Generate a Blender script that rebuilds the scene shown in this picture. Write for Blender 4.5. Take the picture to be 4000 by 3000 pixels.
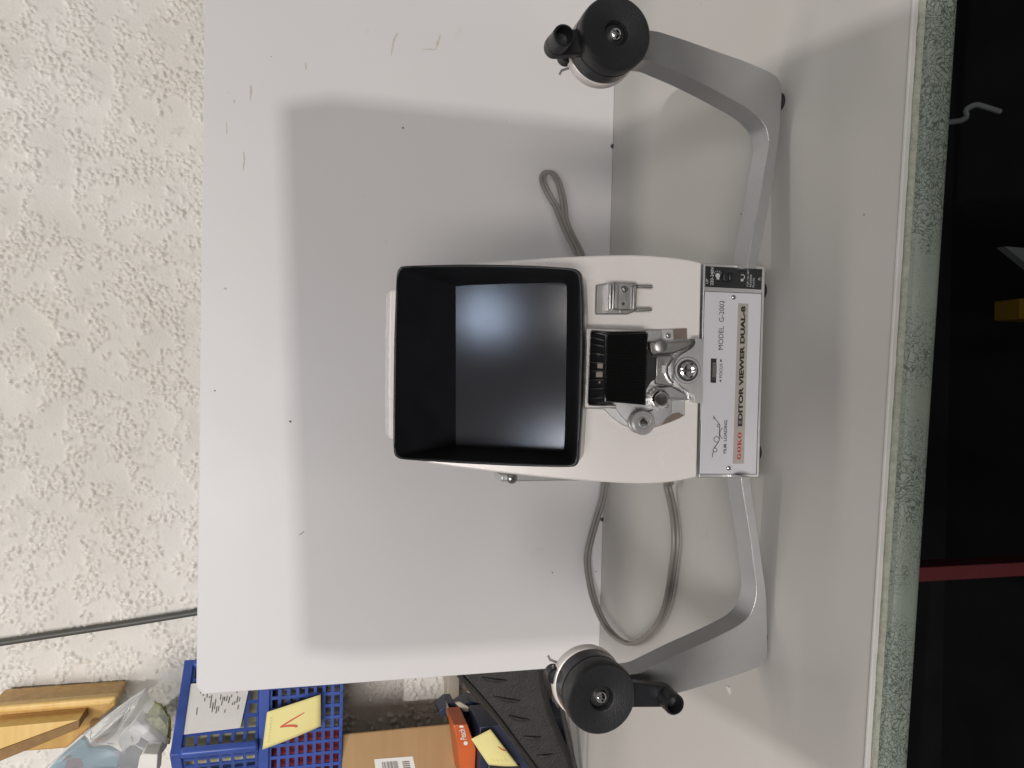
import bpy, bmesh, math, random
import numpy as np
from mathutils import Vector
from mathutils.geometry import tessellate_polygon
random.seed(7); RNG = np.random.default_rng(11)
for o in list(bpy.data.objects): bpy.data.objects.remove(o)
SC = bpy.context.scene; COL = SC.collection

# ------------------------------------------------------------------ camera
# the photograph was taken with the phone on its side: picture-left is "up" in the place
F = 3000.0; TH = math.radians(15); RO = 0.02; H = 0.30
A_ = np.array
fw = A_([0, math.cos(TH), -math.sin(TH)]); dw = A_([0, -math.sin(TH), -math.cos(TH)]); XW = A_([1., 0, 0])
RI = math.cos(RO)*XW - math.sin(RO)*dw; DI = math.cos(RO)*dw + math.sin(RO)*XW
CAMP = A_([0, 0, H])
cd = bpy.data.cameras.new('camera'); cam = bpy.data.objects.new('camera', cd); COL.objects.link(cam)
cd.sensor_width = 36; cd.lens = 36*F/4000; cd.clip_start = .01; cd.clip_end = 100
from mathutils import Matrix
m = Matrix.Identity(4)
for i in range(3):
    m[i][0] = DI[i]; m[i][1] = RI[i]; m[i][2] = -fw[i]; m[i][3] = CAMP[i]
cam.matrix_world = m; SC.camera = cam

# ------------------------------------------------------------------ world, lamps, exposure
w = bpy.data.worlds.new('World'); SC.world = w; w.use_nodes = True
w.node_tree.nodes['Background'].inputs[0].default_value = (1.0, .96, .92, 1)
w.node_tree.nodes['Background'].inputs[1].default_value = .18
def area(name, loc, target, size, power, col, size_y=None, spread=180):
    l = bpy.data.lights.new(name, 'AREA'); l.energy = power; l.color = col; l.size = size
    if size_y: l.shape = 'RECTANGLE'; l.size_y = size_y
    l.spread = math.radians(spread)
    o = bpy.data.objects.new(name, l); COL.objects.link(o); o.location = loc
    o.rotation_euler = (Vector(target)-Vector(loc)).to_track_quat('-Z', 'Y').to_euler()
    return o
area('ceiling_lamp', (-.05, -1.25, 1.55), (0, .75, .3), .012, 20, (1, .955, .915))
area('workshop_light', (-.22, -1.5, .86), (0, .6, .12), .85, 48, (1, .945, .91))
area('wall_tube', (0, .97, 1.5), (0, .60, 0), 1.2, 4.5, (1, .96, .87), .14)
area('far_lamp', (.21, -2.5, 2.45), (0, .5, .15), .13, 5.5, (.62, .76, 1.0))
area('far_window', (-.47, -2.5, 1.85), (0, .5, .15), .20, 4, (.60, .75, 1.0), .5)
SC.view_settings.view_transform = 'Standard'; SC.view_settings.look = 'None'
SC.view_settings.gamma = 1; SC.view_settings.use_curve_mapping = False; SC.view_settings.exposure = 0.0

# ------------------------------------------------------------------ geometry helpers
def ray(px, py): return fw*F + (px-2000)*DI + (1500-py)*RI
def onpl(px, py, p0, n):
    d = ray(px, py); n = A_(n, float); return CAMP + d*(np.dot(A_(p0)-CAMP, n)/np.dot(d, n))
def ground(px, py, z=0.): return onpl(px, py, (0, 0, z), (0, 0, 1))
def aty(px, py, y): return onpl(px, py, (0, y, 0), (0, 1, 0))
def disp(x, y): k = 4000/2212; return (x*k, y*k)
# film editor frame
O = A_([.01155, .4528, 0]); ps = math.atan2(.4513-.4544, .1407)
MD = np.stack([A_([math.cos(ps), math.sin(ps), 0]), A_([-math.sin(ps), math.cos(ps), 0]), A_([0, 0, 1.])])
def loc(p): return MD@(A_(p)-O)
def wld(q): return O + A_(q)@MD
class Plane:
    def __init__(s, p0, lean):
        a = math.radians(lean); s.n = A_([0, -math.cos(a), math.sin(a)])@MD; s.p0 = wld(p0)
        s.ux = MD[0]; s.uy = A_([0, math.sin(a), math.cos(a)])@MD
    def __call__(s, px, py, off=0.): return onpl(px, py, s.p0 + s.n*off, s.n)
PANEL = Plane((0, 0, .006), 7)
T_ = loc(PANEL(2740, 1500)); DECK = Plane((0, T_[1]-.0015, T_[2]), 10)
HOOD = Plane((0, -.0182, .1397), 25)          # plane of the hood's rim
ARMY = -.010
ARM = Plane((0, ARMY, 0), 0)
def zf(x0, y0, s): return lambda x, y: (x0+x/s, y0+y/s)
Z1 = zf(1400, 900, 1.58); Z2 = zf(2200, 950, 1.659); Z3 = zf(2250, 1200, 3.0164)
Z4 = zf(2650, 950, 3.3175); Z5 = zf(2650, 1400, 3.3175); Z8 = zf(2250, 1050, 4.74)

def new(name, V, Fc, mat, parent=None, smooth=True, bevel=0., seg=2, angle=35):
    base = A_([0, 0, 0.])
    p = parent
    while p is not None: base = base + A_(p.location); p = p.parent
    V = A_(V, float); me = bpy.data.meshes.new(name)
    if parent is None:
        base = A_([(V[:, 0].min()+V[:, 0].max())/2, (V[:, 1].min()+V[:, 1].max())/2, V[:, 2].min()])
    me.from_pydata((V-base).tolist(), [], [list(f) for f in Fc])
    bm = bmesh.new(); bm.from_mesh(me); bmesh.ops.recalc_face_normals(bm, faces=bm.faces); bm.to_mesh(me); bm.free()
    me.materials.append(mat); o = bpy.data.objects.new(name, me); COL.objects.link(o)
    if parent is not None: o.parent = parent
    else: o.location = base
    if smooth:
        for f in me.polygons: f.use_smooth = True
        me.set_sharp_from_angle(angle=math.radians(angle))
    if bevel:
        b = o.modifiers.new('bevel', 'BEVEL'); b.width = bevel; b.segments = seg; b.limit_method = 'ANGLE'
        b.angle_limit = math.radians(40); b.use_clamp_overlap = True; b.harden_normals = False
    return o
def tag(o, label, cat, group=None):
    o['label'] = label; o['category'] = cat
    if group: o['group'] = group
    return o
def struct(o): o['kind'] = 'structure'; return o
def thing(name, label, cat, p, group=None):
    o = bpy.data.objects.new(name, None); COL.objects.link(o); o.location = p; o.empty_display_size = .02
    return tag(o, label, cat, group)
def smoothc(pts, n=6, closed=True):
    P = [A_(p, float) for p in pts]; out = []; N = len(P)
    rng = range(N) if closed else range(N-1)
    for i in rng:
        if closed: p0, p1, p2, p3 = P[i-1], P[i], P[(i+1) % N], P[(i+2) % N]
        else: p0, p1, p2, p3 = P[max(i-1, 0)], P[i], P[i+1], P[min(i+2, N-1)]
        for k in range(n):
            t = k/n
            out.append(.5*((2*p1)+(-p0+p2)*t+(2*p0-5*p1+4*p2-p3)*t*t+(-p0+3*p1-3*p2+p3)*t**3))
    if not closed: out.append(P[-1])
    return out
def tess(loops3):
    return [tuple(t) for t in tessellate_polygon([[Vector(p) for p in L] for L in loops3])]
def solid(pts, back, holes=()):
    """prism: front outline pts (3D), pushed by vector back; optional holes (3D)"""
    loops = [list(pts)]+[list(h) for h in holes]
    V = [p for L in loops for p in L]; n = len(V); tr = tess(loops)
    Fc = [t for t in tr] if holes else [tuple(range(n))]
    V2 = V+[A_(p)+back for p in V]
    Fc = list(Fc)+[tuple(i+n for i in reversed(f)) for f in Fc]
    s = 0
    for L in loops:
        k = len(L)
        for i in range(k): a, b = s+i, s+(i+1) % k; Fc.append((a, b, b+n, a+n))
        s += k
    return V2, Fc
def prism(name, pts, plane, off, depth, mat, parent, bevel=.0004, seg=2, holes=(), smooth=True, n=None):
    P = [plane(*p, off) for p in pts]; Hs = [[plane(*p, off) for p in h] for h in holes]
    V, Fc = solid(P, -(plane.n if n is None else n)*depth, Hs)
    return new(name, V, Fc, mat, parent, smooth, bevel, seg)
def frame(axis):
    a = A_(axis, float); a /= np.linalg.norm(a); t = A_([0, 0, 1.]) if abs(a[2]) < .9 else A_([1., 0, 0])
    u = np.cross(t, a); u /= np.linalg.norm(u); return u, np.cross(a, u), a
def lathe(prof, c, axis, n=40):
    """profile [(r, h)] turned about axis through c"""
    u, v, a = frame(axis); V = []; Fc = []
    for r, h in prof:
        for k in range(n):
            t = 2*math.pi*k/n; V.append(A_(c)+a*h+(u*math.cos(t)+v*math.sin(t))*max(r, 1e-5))
    for i in range(len(prof)-1):
        for k in range(n):
            q = (k+1) % n; Fc.append((i*n+k, i*n+q, (i+1)*n+q, (i+1)*n+k))
    Fc.append(tuple(range(n))); Fc.append(tuple((len(prof)-1)*n+k for k in range(n)))
    return V, Fc
def tube(path, r, n=10, sq=1.):
    P = [A_(p, float) for p in path]; V = []; Fc = []; up = None
    for i, p in enumerate(P):
        t = P[min(i+1, len(P)-1)]-P[max(i-1, 0)]; t /= np.linalg.norm(t)
        if up is None: up = frame(t)[0]
        up = up-t*np.dot(up, t); up /= np.linalg.norm(up); s = np.cross(t, up)
        rr = r[i] if hasattr(r, '__len__') else r
        for k in range(n): a = 2*math.pi*k/n; V.append(p+(up*math.cos(a)*sq+s*math.sin(a))*rr)
    for i in range(len(P)-1):
        for k in range(n): q = (k+1) % n; Fc.append((i*n+k, i*n+q, (i+1)*n+q, (i+1)*n+k))
    Fc += [tuple(range(n)), tuple((len(P)-1)*n+k for k in range(n))]
    return V, Fc
def boxv(o, ux, uy, uz):
    o, ux, uy, uz = map(A_, (o, ux, uy, uz))
    V = [o+ux*a+uy*b+uz*c for c in (0, 1) for b in (0, 1) for a in (0, 1)]
    return V, [(0, 1, 3, 2), (4, 6, 7, 5), (0, 4, 5, 1), (2, 3, 7, 6), (0, 2, 6, 4), (1, 5, 7, 3)]
def join(parts):
    V = []; Fc = []
    for v, f in parts: k = len(V); V += list(v); Fc += [tuple(i+k for i in q) for q in f]
    return V, Fc

# ------------------------------------------------------------------ materials
def mat(name, col, rough=.5, metal=0., var=.06, scale=40., bump=0., bscale=200., spec=.5, coat=0., col2=None, detail=4.,
        stretch=None, trans=0., alpha=1., ior=1.5, rvar=.08):
    mt = bpy.data.materials.new(name); mt.use_nodes = True; nt = mt.node_tree; N = nt.nodes; L = nt.links
    b = N['Principled BSDF']; b.inputs['Roughness'].default_value = rough; b.inputs['Metallic'].default_value = metal
    b.inputs['Specular IOR Level'].default_value = spec; b.inputs['Coat Weight'].default_value = coat
    b.inputs['Transmission Weight'].default_value = trans; b.inputs['Alpha'].default_value = alpha; b.inputs['IOR'].default_value = ior
    tc = N.new('ShaderNodeTexCoord'); src = tc.outputs['Object']
    if stretch:
        mp = N.new('ShaderNodeMapping'); mp.inputs['Scale'].default_value = stretch; L.new(src, mp.inputs[0]); src = mp.outputs[0]
    nz = N.new('ShaderNodeTexNoise'); nz.inputs['Scale'].default_value = scale; nz.inputs['Detail'].default_value = detail
    L.new(src, nz.inputs['Vector'])
    cr = N.new('ShaderNodeValToRGB'); c = A_(col, float)
    c2 = A_(col2, float) if col2 is not None else np.clip(c*(1+var), 0, 1)
    c1 = c if col2 is not None else c*(1-var)
    cr.color_ramp.elements[0].position = .3; cr.color_ramp.elements[1].position = .7
    cr.color_ramp.elements[0].color = (*c1, 1); cr.color_ramp.elements[1].color = (*c2, 1)
    L.new(nz.outputs[0], cr.inputs[0]); L.new(cr.outputs[0], b.inputs['Base Color'])
    if rvar:
        mr = N.new('ShaderNodeMapRange'); mr.inputs['To Min'].default_value = max(rough-rvar, .02); mr.inputs['To Max'].default_value = min(rough+rvar, 1)
        n2 = N.new('ShaderNodeTexNoise'); n2.inputs['Scale'].default_value = scale*2.3; L.new(src, n2.inputs['Vector'])
        L.new(n2.outputs[0], mr.inputs[0]); L.new(mr.outputs[0], b.inputs['Roughness'])
    if bump:
        n3 = N.new('ShaderNodeTexNoise'); n3.inputs['Scale'].default_value = bscale; n3.inputs['Detail'].default_value = 3
        L.new(src, n3.inputs['Vector'])
        bp = N.new('ShaderNodeBump'); bp.inputs['Strength'].default_value = bump; bp.inputs['Distance'].default_value = .001
        L.new(n3.outputs[0], bp.inputs['Height']); L.new(bp.outputs[0], b.inputs['Normal'])
    return mt
M = {}
M['enamel'] = mat('warm_silver_enamel', (.83, .78, .745), .27, .05, .05, 14, .06, 1800, col2=(.86, .82, .79))
M['silver'] = mat('silver_grey_paint', (.55, .55, .545), .36, .75, .05, 30, .10, 1600)
M['armgrey'] = mat('arm_grey_paint', (.50, .505, .51), .32, .92, .05, 18, .14, 1500)
M['alu'] = mat('bright_aluminium', (.62, .61, .60), .3, .85, .06, 60, .05, 900)
M['chrome'] = mat('chrome', (.72, .72, .72), .12, 1., .03, 60)
M['steel'] = mat('dull_steel', (.34, .33, .32), .34, .9, .10, 80, .06, 900)
M['plate'] = mat('printed_plate', (.68, .67, .71), .42, .15, .02, 20, .03, 1200)
M['tan'] = mat('tan_strip', (.44, .40, .36), .5, .1, .08, 60)
M['ink'] = mat('black_ink', (.018, .018, .02), .5)
M['red_ink'] = mat('red_ink', (.50, .025, .03), .5)
M['white_ink'] = mat('white_ink', (.55, .56, .55), .6)
M['blackp'] = mat('black_plastic', (.014, .0145, .017), .34, 0, .15, 60, .08, 900)
M['blackin'] = mat('black_hood_inside', (.016, .0165, .020), .6, 0, .2, 40, .06, 1200, spec=.25)
M['blackmat'] = mat('black_matt_fins', (.010, .010, .010), .55, 0, .2, 60)
M['crinkle'] = mat('black_crinkle_paint', (.013, .0135, .015), .42, 0, .25, 900, .25, 1400)
M['skirt'] = mat('dark_gloss_skirt', (.045, .045, .05), .22, .3, .1, 60)
M['rubber'] = mat('black_rubber', (.012, .012, .013), .6)
M['screen'] = mat('frosted_screen', (.036, .036, .042), .13, 0, .08, 12, .02, 2500, spec=.34, rvar=.015)
M['clear'] = mat('clear_plastic_roller', (.62, .61, .60), .18, 0, .03, 30, trans=.55, ior=1.45)
M['gasket'] = mat('dark_seam', (.06, .06, .065), .6)
M['stain'] = mat('brown_tape', (.20, .155, .125), .5, .3, .15, 90)
M['cord'] = mat('grey_cord', (.20, .185, .17), .42, 0, .1, 50)

def white_sheet(name, base, warm, rough):
    mt = mat(name, base, rough, 0, .02, 5, .05, 700, col2=warm, rvar=.06); nt = mt.node_tree; N = nt.nodes; L = nt.links
    b = N['Principled BSDF']; old = b.inputs['Base Color'].links[0].from_socket
    tc = N.new('ShaderNodeTexCoord')
    nz = N.new('ShaderNodeTexNoise'); nz.inputs['Scale'].default_value = 22; nz.inputs['Detail'].default_value = 5; nz.inputs['Roughness'].default_value = .65
    L.new(tc.outputs['Object'], nz.inputs['Vector'])
    rp = N.new('ShaderNodeValToRGB'); rp.color_ramp.elements[0].position = .69; rp.color_ramp.elements[1].position = .78
    rp.color_ramp.elements[0].color = (0, 0, 0, 1); rp.color_ramp.elements[1].color = (.3, .3, .3, 1)
    L.new(nz.outputs[0], rp.inputs[0])
    v = N.new('ShaderNodeTexVoronoi'); v.inputs['Scale'].default_value = 26; L.new(tc.outputs['Object'], v.inputs['Vector'])
    n2 = N.new('ShaderNodeTexNoise'); n2.inputs['Scale'].default_value = 9; L.new(tc.outputs['Object'], n2.inputs['Vector'])
    lt = N.new('ShaderNodeMath'); lt.operation = 'MULTIPLY'; L.new(n2.outputs[0], lt.inputs[0]); lt.inputs[1].default_value = .030
    cmp_ = N.new('ShaderNodeMath'); cmp_.operation = 'LESS_THAN'; L.new(v.outputs['Distance'], cmp_.inputs[0]); L.new(lt.outputs[0], cmp_.inputs[1])
    m1 = N.new('ShaderNodeMix'); m1.data_type = 'RGBA'; L.new(rp.outputs[0], m1.inputs[0]); L.new(old, m1.inputs[6]); m1.inputs[7].default_value = (.40, .33, .24, 1)
    m2 = N.new('ShaderNodeMix'); m2.data_type = 'RGBA'; L.new(cmp_.outputs[0], m2.inputs[0]); L.new(m1.outputs[2], m2.inputs[6]); m2.inputs[7].default_value = (.12, .10, .09, 1)
    L.new(m2.outputs[2], b.inputs['Base Color'])
    return mt
M['board'] = white_sheet('white_melamine_board', (.555, .543, .548), (.58, .568, .566), .42)
M['tabletop'] = white_sheet('white_laminate', (.49, .473, .447), (.525, .508, .482), .42)
M['edge'] = mat('cut_white_edge', (.56, .55, .52), .5)
def stucco_mat():
    mt = mat('lime_plaster', (.63, .605, .55), .7, 0, .04, 7, .5, 420, col2=(.69, .67, .63)); nt = mt.node_tree; N = nt.nodes; L = nt.links
    b = N['Principled BSDF']; old = b.inputs['Base Color'].links[0].from_socket
    tc = N.new('ShaderNodeTexCoord'); nz = N.new('ShaderNodeTexNoise'); nz.inputs['Scale'].default_value = 34; nz.inputs['Detail'].default_value = 6
    nz.inputs['Roughness'].default_value = .7; L.new(tc.outputs['Object'], nz.inputs['Vector'])
    rp = N.new('ShaderNodeValToRGB'); rp.color_ramp.elements[0].position = .58; rp.color_ramp.elements[1].position = .74
    rp.color_ramp.elements[0].color = (0, 0, 0, 1); rp.color_ramp.elements[1].color = (.55, .55, .55, 1); L.new(nz.outputs[0], rp.inputs[0])
    m1 = N.new('ShaderNodeMix'); m1.data_type = 'RGBA'; L.new(rp.outputs[0], m1.inputs[0]); L.new(old, m1.inputs[6]); m1.inputs[7].default_value = (.36, .33, .28, 1)
    L.new(m1.outputs[2], b.inputs['Base Color']); return mt
M['stucco'] = stucco_mat()
def green_mat():
    mt = mat('cracked_green_paint', (.18, .215, .18), .5, 0, .1, 12, 0, col2=(.225, .26, .22)); nt = mt.node_tree; N = nt.nodes; L = nt.links
    b = N['Principled BSDF']; old = b.inputs['Base Color'].links[0].from_socket
    tc = N.new('ShaderNodeTexCoord'); nz = N.new('ShaderNodeTexNoise'); nz.inputs['Scale'].default_value = 90; L.new(tc.outputs['Object'], nz.inputs['Vector'])
    mx = N.new('ShaderNodeMix'); mx.data_type = 'RGBA'; mx.inputs[0].default_value = .02; L.new(tc.outputs['Object'], mx.inputs[6]); L.new(nz.outputs['Color'], mx.inputs[7])
    v = N.new('ShaderNodeTexVoronoi'); v.feature = 'DISTANCE_TO_EDGE'; v.inputs['Scale'].default_value = 420; L.new(mx.outputs[2], v.inputs['Vector'])
    n2 = N.new('ShaderNodeTexNoise'); n2.inputs['Scale'].default_value = 14; L.new(tc.outputs['Object'], n2.inputs['Vector'])
    mr = N.new('ShaderNodeMapRange'); mr.inputs['From Min'].default_value = .38; mr.inputs['From Max'].default_value = .56
    mr.inputs['To Min'].default_value = .0; mr.inputs['To Max'].default_value = .14; L.new(n2.outputs[0], mr.inputs[0])
    lt = N.new('ShaderNodeMath'); lt.operation = 'DIVIDE'; L.new(v.outputs['Distance'], lt.inputs[0])
    ad = N.new('ShaderNodeMath'); ad.operation = 'ADD'; ad.inputs[1].default_value = .01; L.new(mr.outputs[0], ad.inputs[0]); L.new(ad.outputs[0], lt.inputs[1])
    cl = N.new('ShaderNodeClamp'); L.new(lt.outputs[0], cl.inputs[0])
    m1 = N.new('ShaderNodeMix'); m1.data_type = 'RGBA'; L.new(cl.outputs[0], m1.inputs[0]); m1.inputs[6].default_value = (.045, .06, .05, 1); L.new(old, m1.inputs[7])
    L.new(m1.outputs[2], b.inputs['Base Color'])
    bp = N.new('ShaderNodeBump'); bp.inputs['Strength'].default_value = .35; bp.inputs['Distance'].default_value = .0002
    L.new(cl.outputs[0], bp.inputs['Height']); L.new(bp.outputs[0], b.inputs['Normal']); return mt
M['green'] = green_mat()
M['grime'] = mat('yellowed_dirty_paint', (.25, .26, .205), .6, 0, .25, 260, .9, 700, col2=(.36, .365, .31))
M['dark'] = mat('under_table_shade', (.006, .006, .0065), .9, 0, .3, 8, spec=.08)  # near-black colour puts the shade under the table into floor and lower wall
M['cable'] = mat('dark_grey_cable', (.07, .068, .062), .5)
M['pine'] = mat('varnished_pine', (.46, .26, .07), .42, 0, .1, 9, .1, 200, col2=(.60, .36, .10), stretch=(1, 8, 14))
M['pine2'] = mat('pale_pine', (.66, .42, .13), .42, 0, .1, 9, .1, 200, col2=(.74, .52, .20), stretch=(1, 10, 16))
M['endgrain'] = mat('pine_end_grain', (.25, .14, .05), .7, 0, .2, 60, .5, 400)
M['blue'] = mat('blue_basket_plastic', (.036, .075, .30), .38, 0, .2, 30)
M['bluef'] = mat('blue_sheet', (.05, .13, .34), .45, 0, .1, 20)
M['paper'] = mat('white_paper', (.66, .65, .62), .7, 0, .03, 60)
M['yellow'] = mat('yellow_note_paper', (.66, .59, .25), .75, 0, .03, 25)
M['pencil'] = mat('faint_pencil', (.50, .46, .22), .8)
M['marker'] = mat('red_marker', (.50, .07, .03), .6)
M['card'] = mat('brown_cardboard', (.33, .20, .085), .7, 0, .08, 6, .1, 300, col2=(.38, .24, .11), stretch=(1, 1, 12))
M['orange'] = mat('orange_carton', (.52, .10, .02), .4, 0, .1, 30)
M['navy'] = mat('navy_tray', (.012, .018, .045), .4)
M['beige'] = mat('beige_duct', (.46, .41, .34), .5)
M['leather'] = mat('black_leather', (.016, .015, .014), .48, 0, .25, 120, .6, 600)
M['bag'] = mat('clear_film', (.9, .92, .95), .12, 0, .01, 30, trans=.82, ior=1.2, bump=.35, bscale=60)
M['teal'] = mat('teal_packet', (.06, .17, .22), .4, 0, .2, 20, col2=(.10, .24, .30))
M['white_box'] = mat('white_carton', (.62, .61, .58), .5)
M['greybox'] = mat('grey_carton_print', (.10, .105, .105), .5, 0, .2, 60)
M['plum'] = mat('plum_print', (.10, .05, .07), .5)
M['redbox'] = mat('dark_red_carton', (.25, .02, .02), .5)
M['moss'] = mat('greenish_packing', (.30, .31, .12), .7, 0, .3, 200, .8, 200)
M['greyp'] = mat('grey_plastic', (.16, .15, .14), .5)
M['red_dim'] = mat('red_paint_strip', (.07, .005, .008), .7)  # shade under the table is put into these dimmed colours
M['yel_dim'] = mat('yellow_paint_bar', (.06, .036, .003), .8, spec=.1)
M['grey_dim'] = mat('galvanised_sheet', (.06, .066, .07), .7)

# ================================================================== setting
YW = 1.06                                               # plaster wall
def blur_noise(ny, nx, dx, lo, hi):
    f = np.fft.fft2(RNG.standard_normal((ny, nx))); ky = np.fft.fftfreq(ny, dx)[:, None]; kx = np.fft.fftfreq(nx, dx)[None]
    k = np.sqrt(kx*kx+ky*ky); band = np.exp(-(k*lo)**2)-np.exp(-(k*hi)**2); r = np.real(np.fft.ifft2(f*band)); return r/r.std()
dx = .0017; x0, x1, z0, z1 = -.95, .95, -.02, .95
nx = int((x1-x0)/dx); nz_ = int((z1-z0)/dx)
fine = blur_noise(nz_, nx, dx, .0040, .015); fine2 = blur_noise(nz_, nx, dx, .0024, .006)
patch = .75*blur_noise(nz_, nx, dx, .035, .2)+.5*blur_noise(nz_, nx, dx, .014, .05); swell = blur_noise(nz_, nx, dx, .10, .5)
mask = np.clip((patch+.35)*1.5, 0.03, 1)
hgt = mask*(np.clip(fine-.1, 0, 2)**.8*.0030+np.abs(fine2)*.0009)-np.clip(-fine*mask-.8, 0, 1)*.0026+swell*.0014+.00014*fine2
xs = np.linspace(x0, x1, nx); zs = np.linspace(z0, z1, nz_); XX, ZZ = np.meshgrid(xs, zs)
Vw = np.stack([XX, YW-hgt, ZZ], -1).reshape(-1, 3)
idx = np.arange(nx*nz_).reshape(nz_, nx)
q = np.stack([idx[:-1, :-1], idx[:-1, 1:], idx[1:, 1:], idx[1:, :-1]], -1).reshape(-1, 4)
me = bpy.data.meshes.new('wall'); me.vertices.add(len(Vw)); me.vertices.foreach_set('co', Vw.ravel().astype(np.float32))
me.loops.add(q.size); me.loops.foreach_set('vertex_index', q.ravel().astype(np.int32)); me.polygons.add(len(q))
me.polygons.foreach_set('loop_start', np.arange(0, q.size, 4, dtype=np.int32)); me.polygons.foreach_set('loop_total', np.full(len(q), 4, np.int32))
me.polygons.foreach_set('use_smooth', np.ones(len(q), bool)); me.update(); me.validate(); me.materials.append(M['stucco'])
wall = bpy.data.objects.new('wall', me); COL.objects.link(wall); struct(wall)
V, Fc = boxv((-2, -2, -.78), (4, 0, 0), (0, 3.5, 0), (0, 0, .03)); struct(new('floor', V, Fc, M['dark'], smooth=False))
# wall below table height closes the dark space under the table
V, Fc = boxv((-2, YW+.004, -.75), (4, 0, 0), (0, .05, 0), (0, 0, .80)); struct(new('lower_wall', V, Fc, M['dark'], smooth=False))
# unseen upright panel added behind the camera to throw shade on the lower board
V, Fc = solid([A_(p) for p in ((-.135, -.46, -.75), (.0755, -.46, -.75), (.0755, -.46, 1.0475), (-.135, -.46, 1.0385))], A_([0, .03, 0])); struct(new('shade_blocker', V, Fc, M['greyp'], smooth=False))

# table ------------------------------------------------------------
eR = ground(3562, 0); eL = ground(3374, 3000); ed = (eR-eL)/np.linalg.norm(eR-eL); en = A_([ed[1], -ed[0], 0])   # en points to the viewer
cx = (eR+eL)/2; pL = cx-ed*.97; pR = cx+ed*.97
table = thing('work_table', 'white laminate work table with cracked green painted front rail', 'table', (cx[0], cx[1], -.75))
def slab(name, a, b, back_y, z, th, mt, **k):
    P = [a, b, A_([b[0], back_y, 0]), A_([a[0], back_y, 0])]; P = [A_([p[0], p[1], z]) for p in P]
    V, Fc = solid(P, A_([0, 0, -th])); return new(name, V, Fc, mt, table, **k)
slab('tabletop', pL, pR, YW-.012, 0, .020, M['tabletop'], bevel=.0006)
def strip(name, prof, mt, bevel=0, nseg=1, jit=0):
    """profile [(out, z)] swept along the table front"""
    V = []; Fc = []; n = len(prof)
    for i in range(nseg+1):
        p = pL+(pR-pL)*i/nseg
        for o_, z in prof: V.append(p+en*(o_+jit*random.uniform(-1, 1))+A_([0, 0, z+jit*random.uniform(-1, 1)]))
    for i in range(nseg):
        for k in range(n): a = i*n+k; b_ = i*n+(k+1) % n; Fc.append((a, b_, b_+n, a+n))
    Fc += [tuple(range(n)), tuple(nseg*n+k for k in range(n))]
    return new(name, V, Fc, mt, table, bevel=bevel)
strip('edge_trim', [(.0004, -.020), (.0004, .0008), (.0024, .0008), (.0024, -.020)], M['edge'], .0005)
strip('grime_bead', [(.0026, -.018), (.0026, -.0020), (.0042, -.0022), (.0054, -.0034), (.0060, -.0052), (.0056, -.018)], M['grime'], nseg=240, jit=.0002)
strip('front_rail', [(.0030, -.0225), (.0030, -.0038), (.0062, -.0040), (.0082, -.0050), (.0095, -.0075), (.0100, -.0110), (.0100, -.0160), (.0095, -.0190), (.0078, -.0210), (.0050, -.0220)], M['green'])
for sx, yb in ((-1, .02), (1, .02), (-1, .58), (1, .58)):
    p = cx+ed*sx*.90-en*yb; V, Fc = boxv(p+A_([-.02, 0, -.75]), (.04, 0, 0), (0, .04, 0), (0, 0, .729)); new('leg', V, Fc, M['green'], table, bevel=.002)

# white board ------------------------------------------------------
bl = ground(2340, 2600); br = ground(2410, 0); bd = (br-bl)/np.linalg.norm(br-bl); bn = A_([bd[1], -bd[0], 0])
lean_b = math.radians(1.5); bnl = bn*math.cos(lean_b)+A_([0, 0, math.sin(lean_b)])
def onb(px, py, off=0): return onpl(px, py, bl+bnl*off, bnl)
k = disp
c0 = onb(*k(1203, 1440)); upb = np.cross(bd, bnl); upb = upb if upb[2] > 0 else -upb
t0 = onb(*k(424, 1470)); t1 = onb(*k(442, 0)); b0 = c0+(c0-t0)/np.linalg.norm(c0-t0)*.2
s = b0[2]/(b0[2]-t0[2]); b0 = b0+(t0-b0)*s
right = .46
tr = t0+(t1-t0)*((right-t0[0])/(t1[0]-t0[0])); brr = bl+bd*((right-bl[0])/bd[0])
cham = [onb(*k(424, 1483)), onb(*k(437, 1500))]
P = [b0, brr, tr, cham[0], cham[1]]
V, Fc = solid(P, -bnl*.012)
board = tag(new('backing_board', V, Fc, M['board'], bevel=.0007), 'large white melamine board standing upright behind the film editor', 'board')

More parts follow.
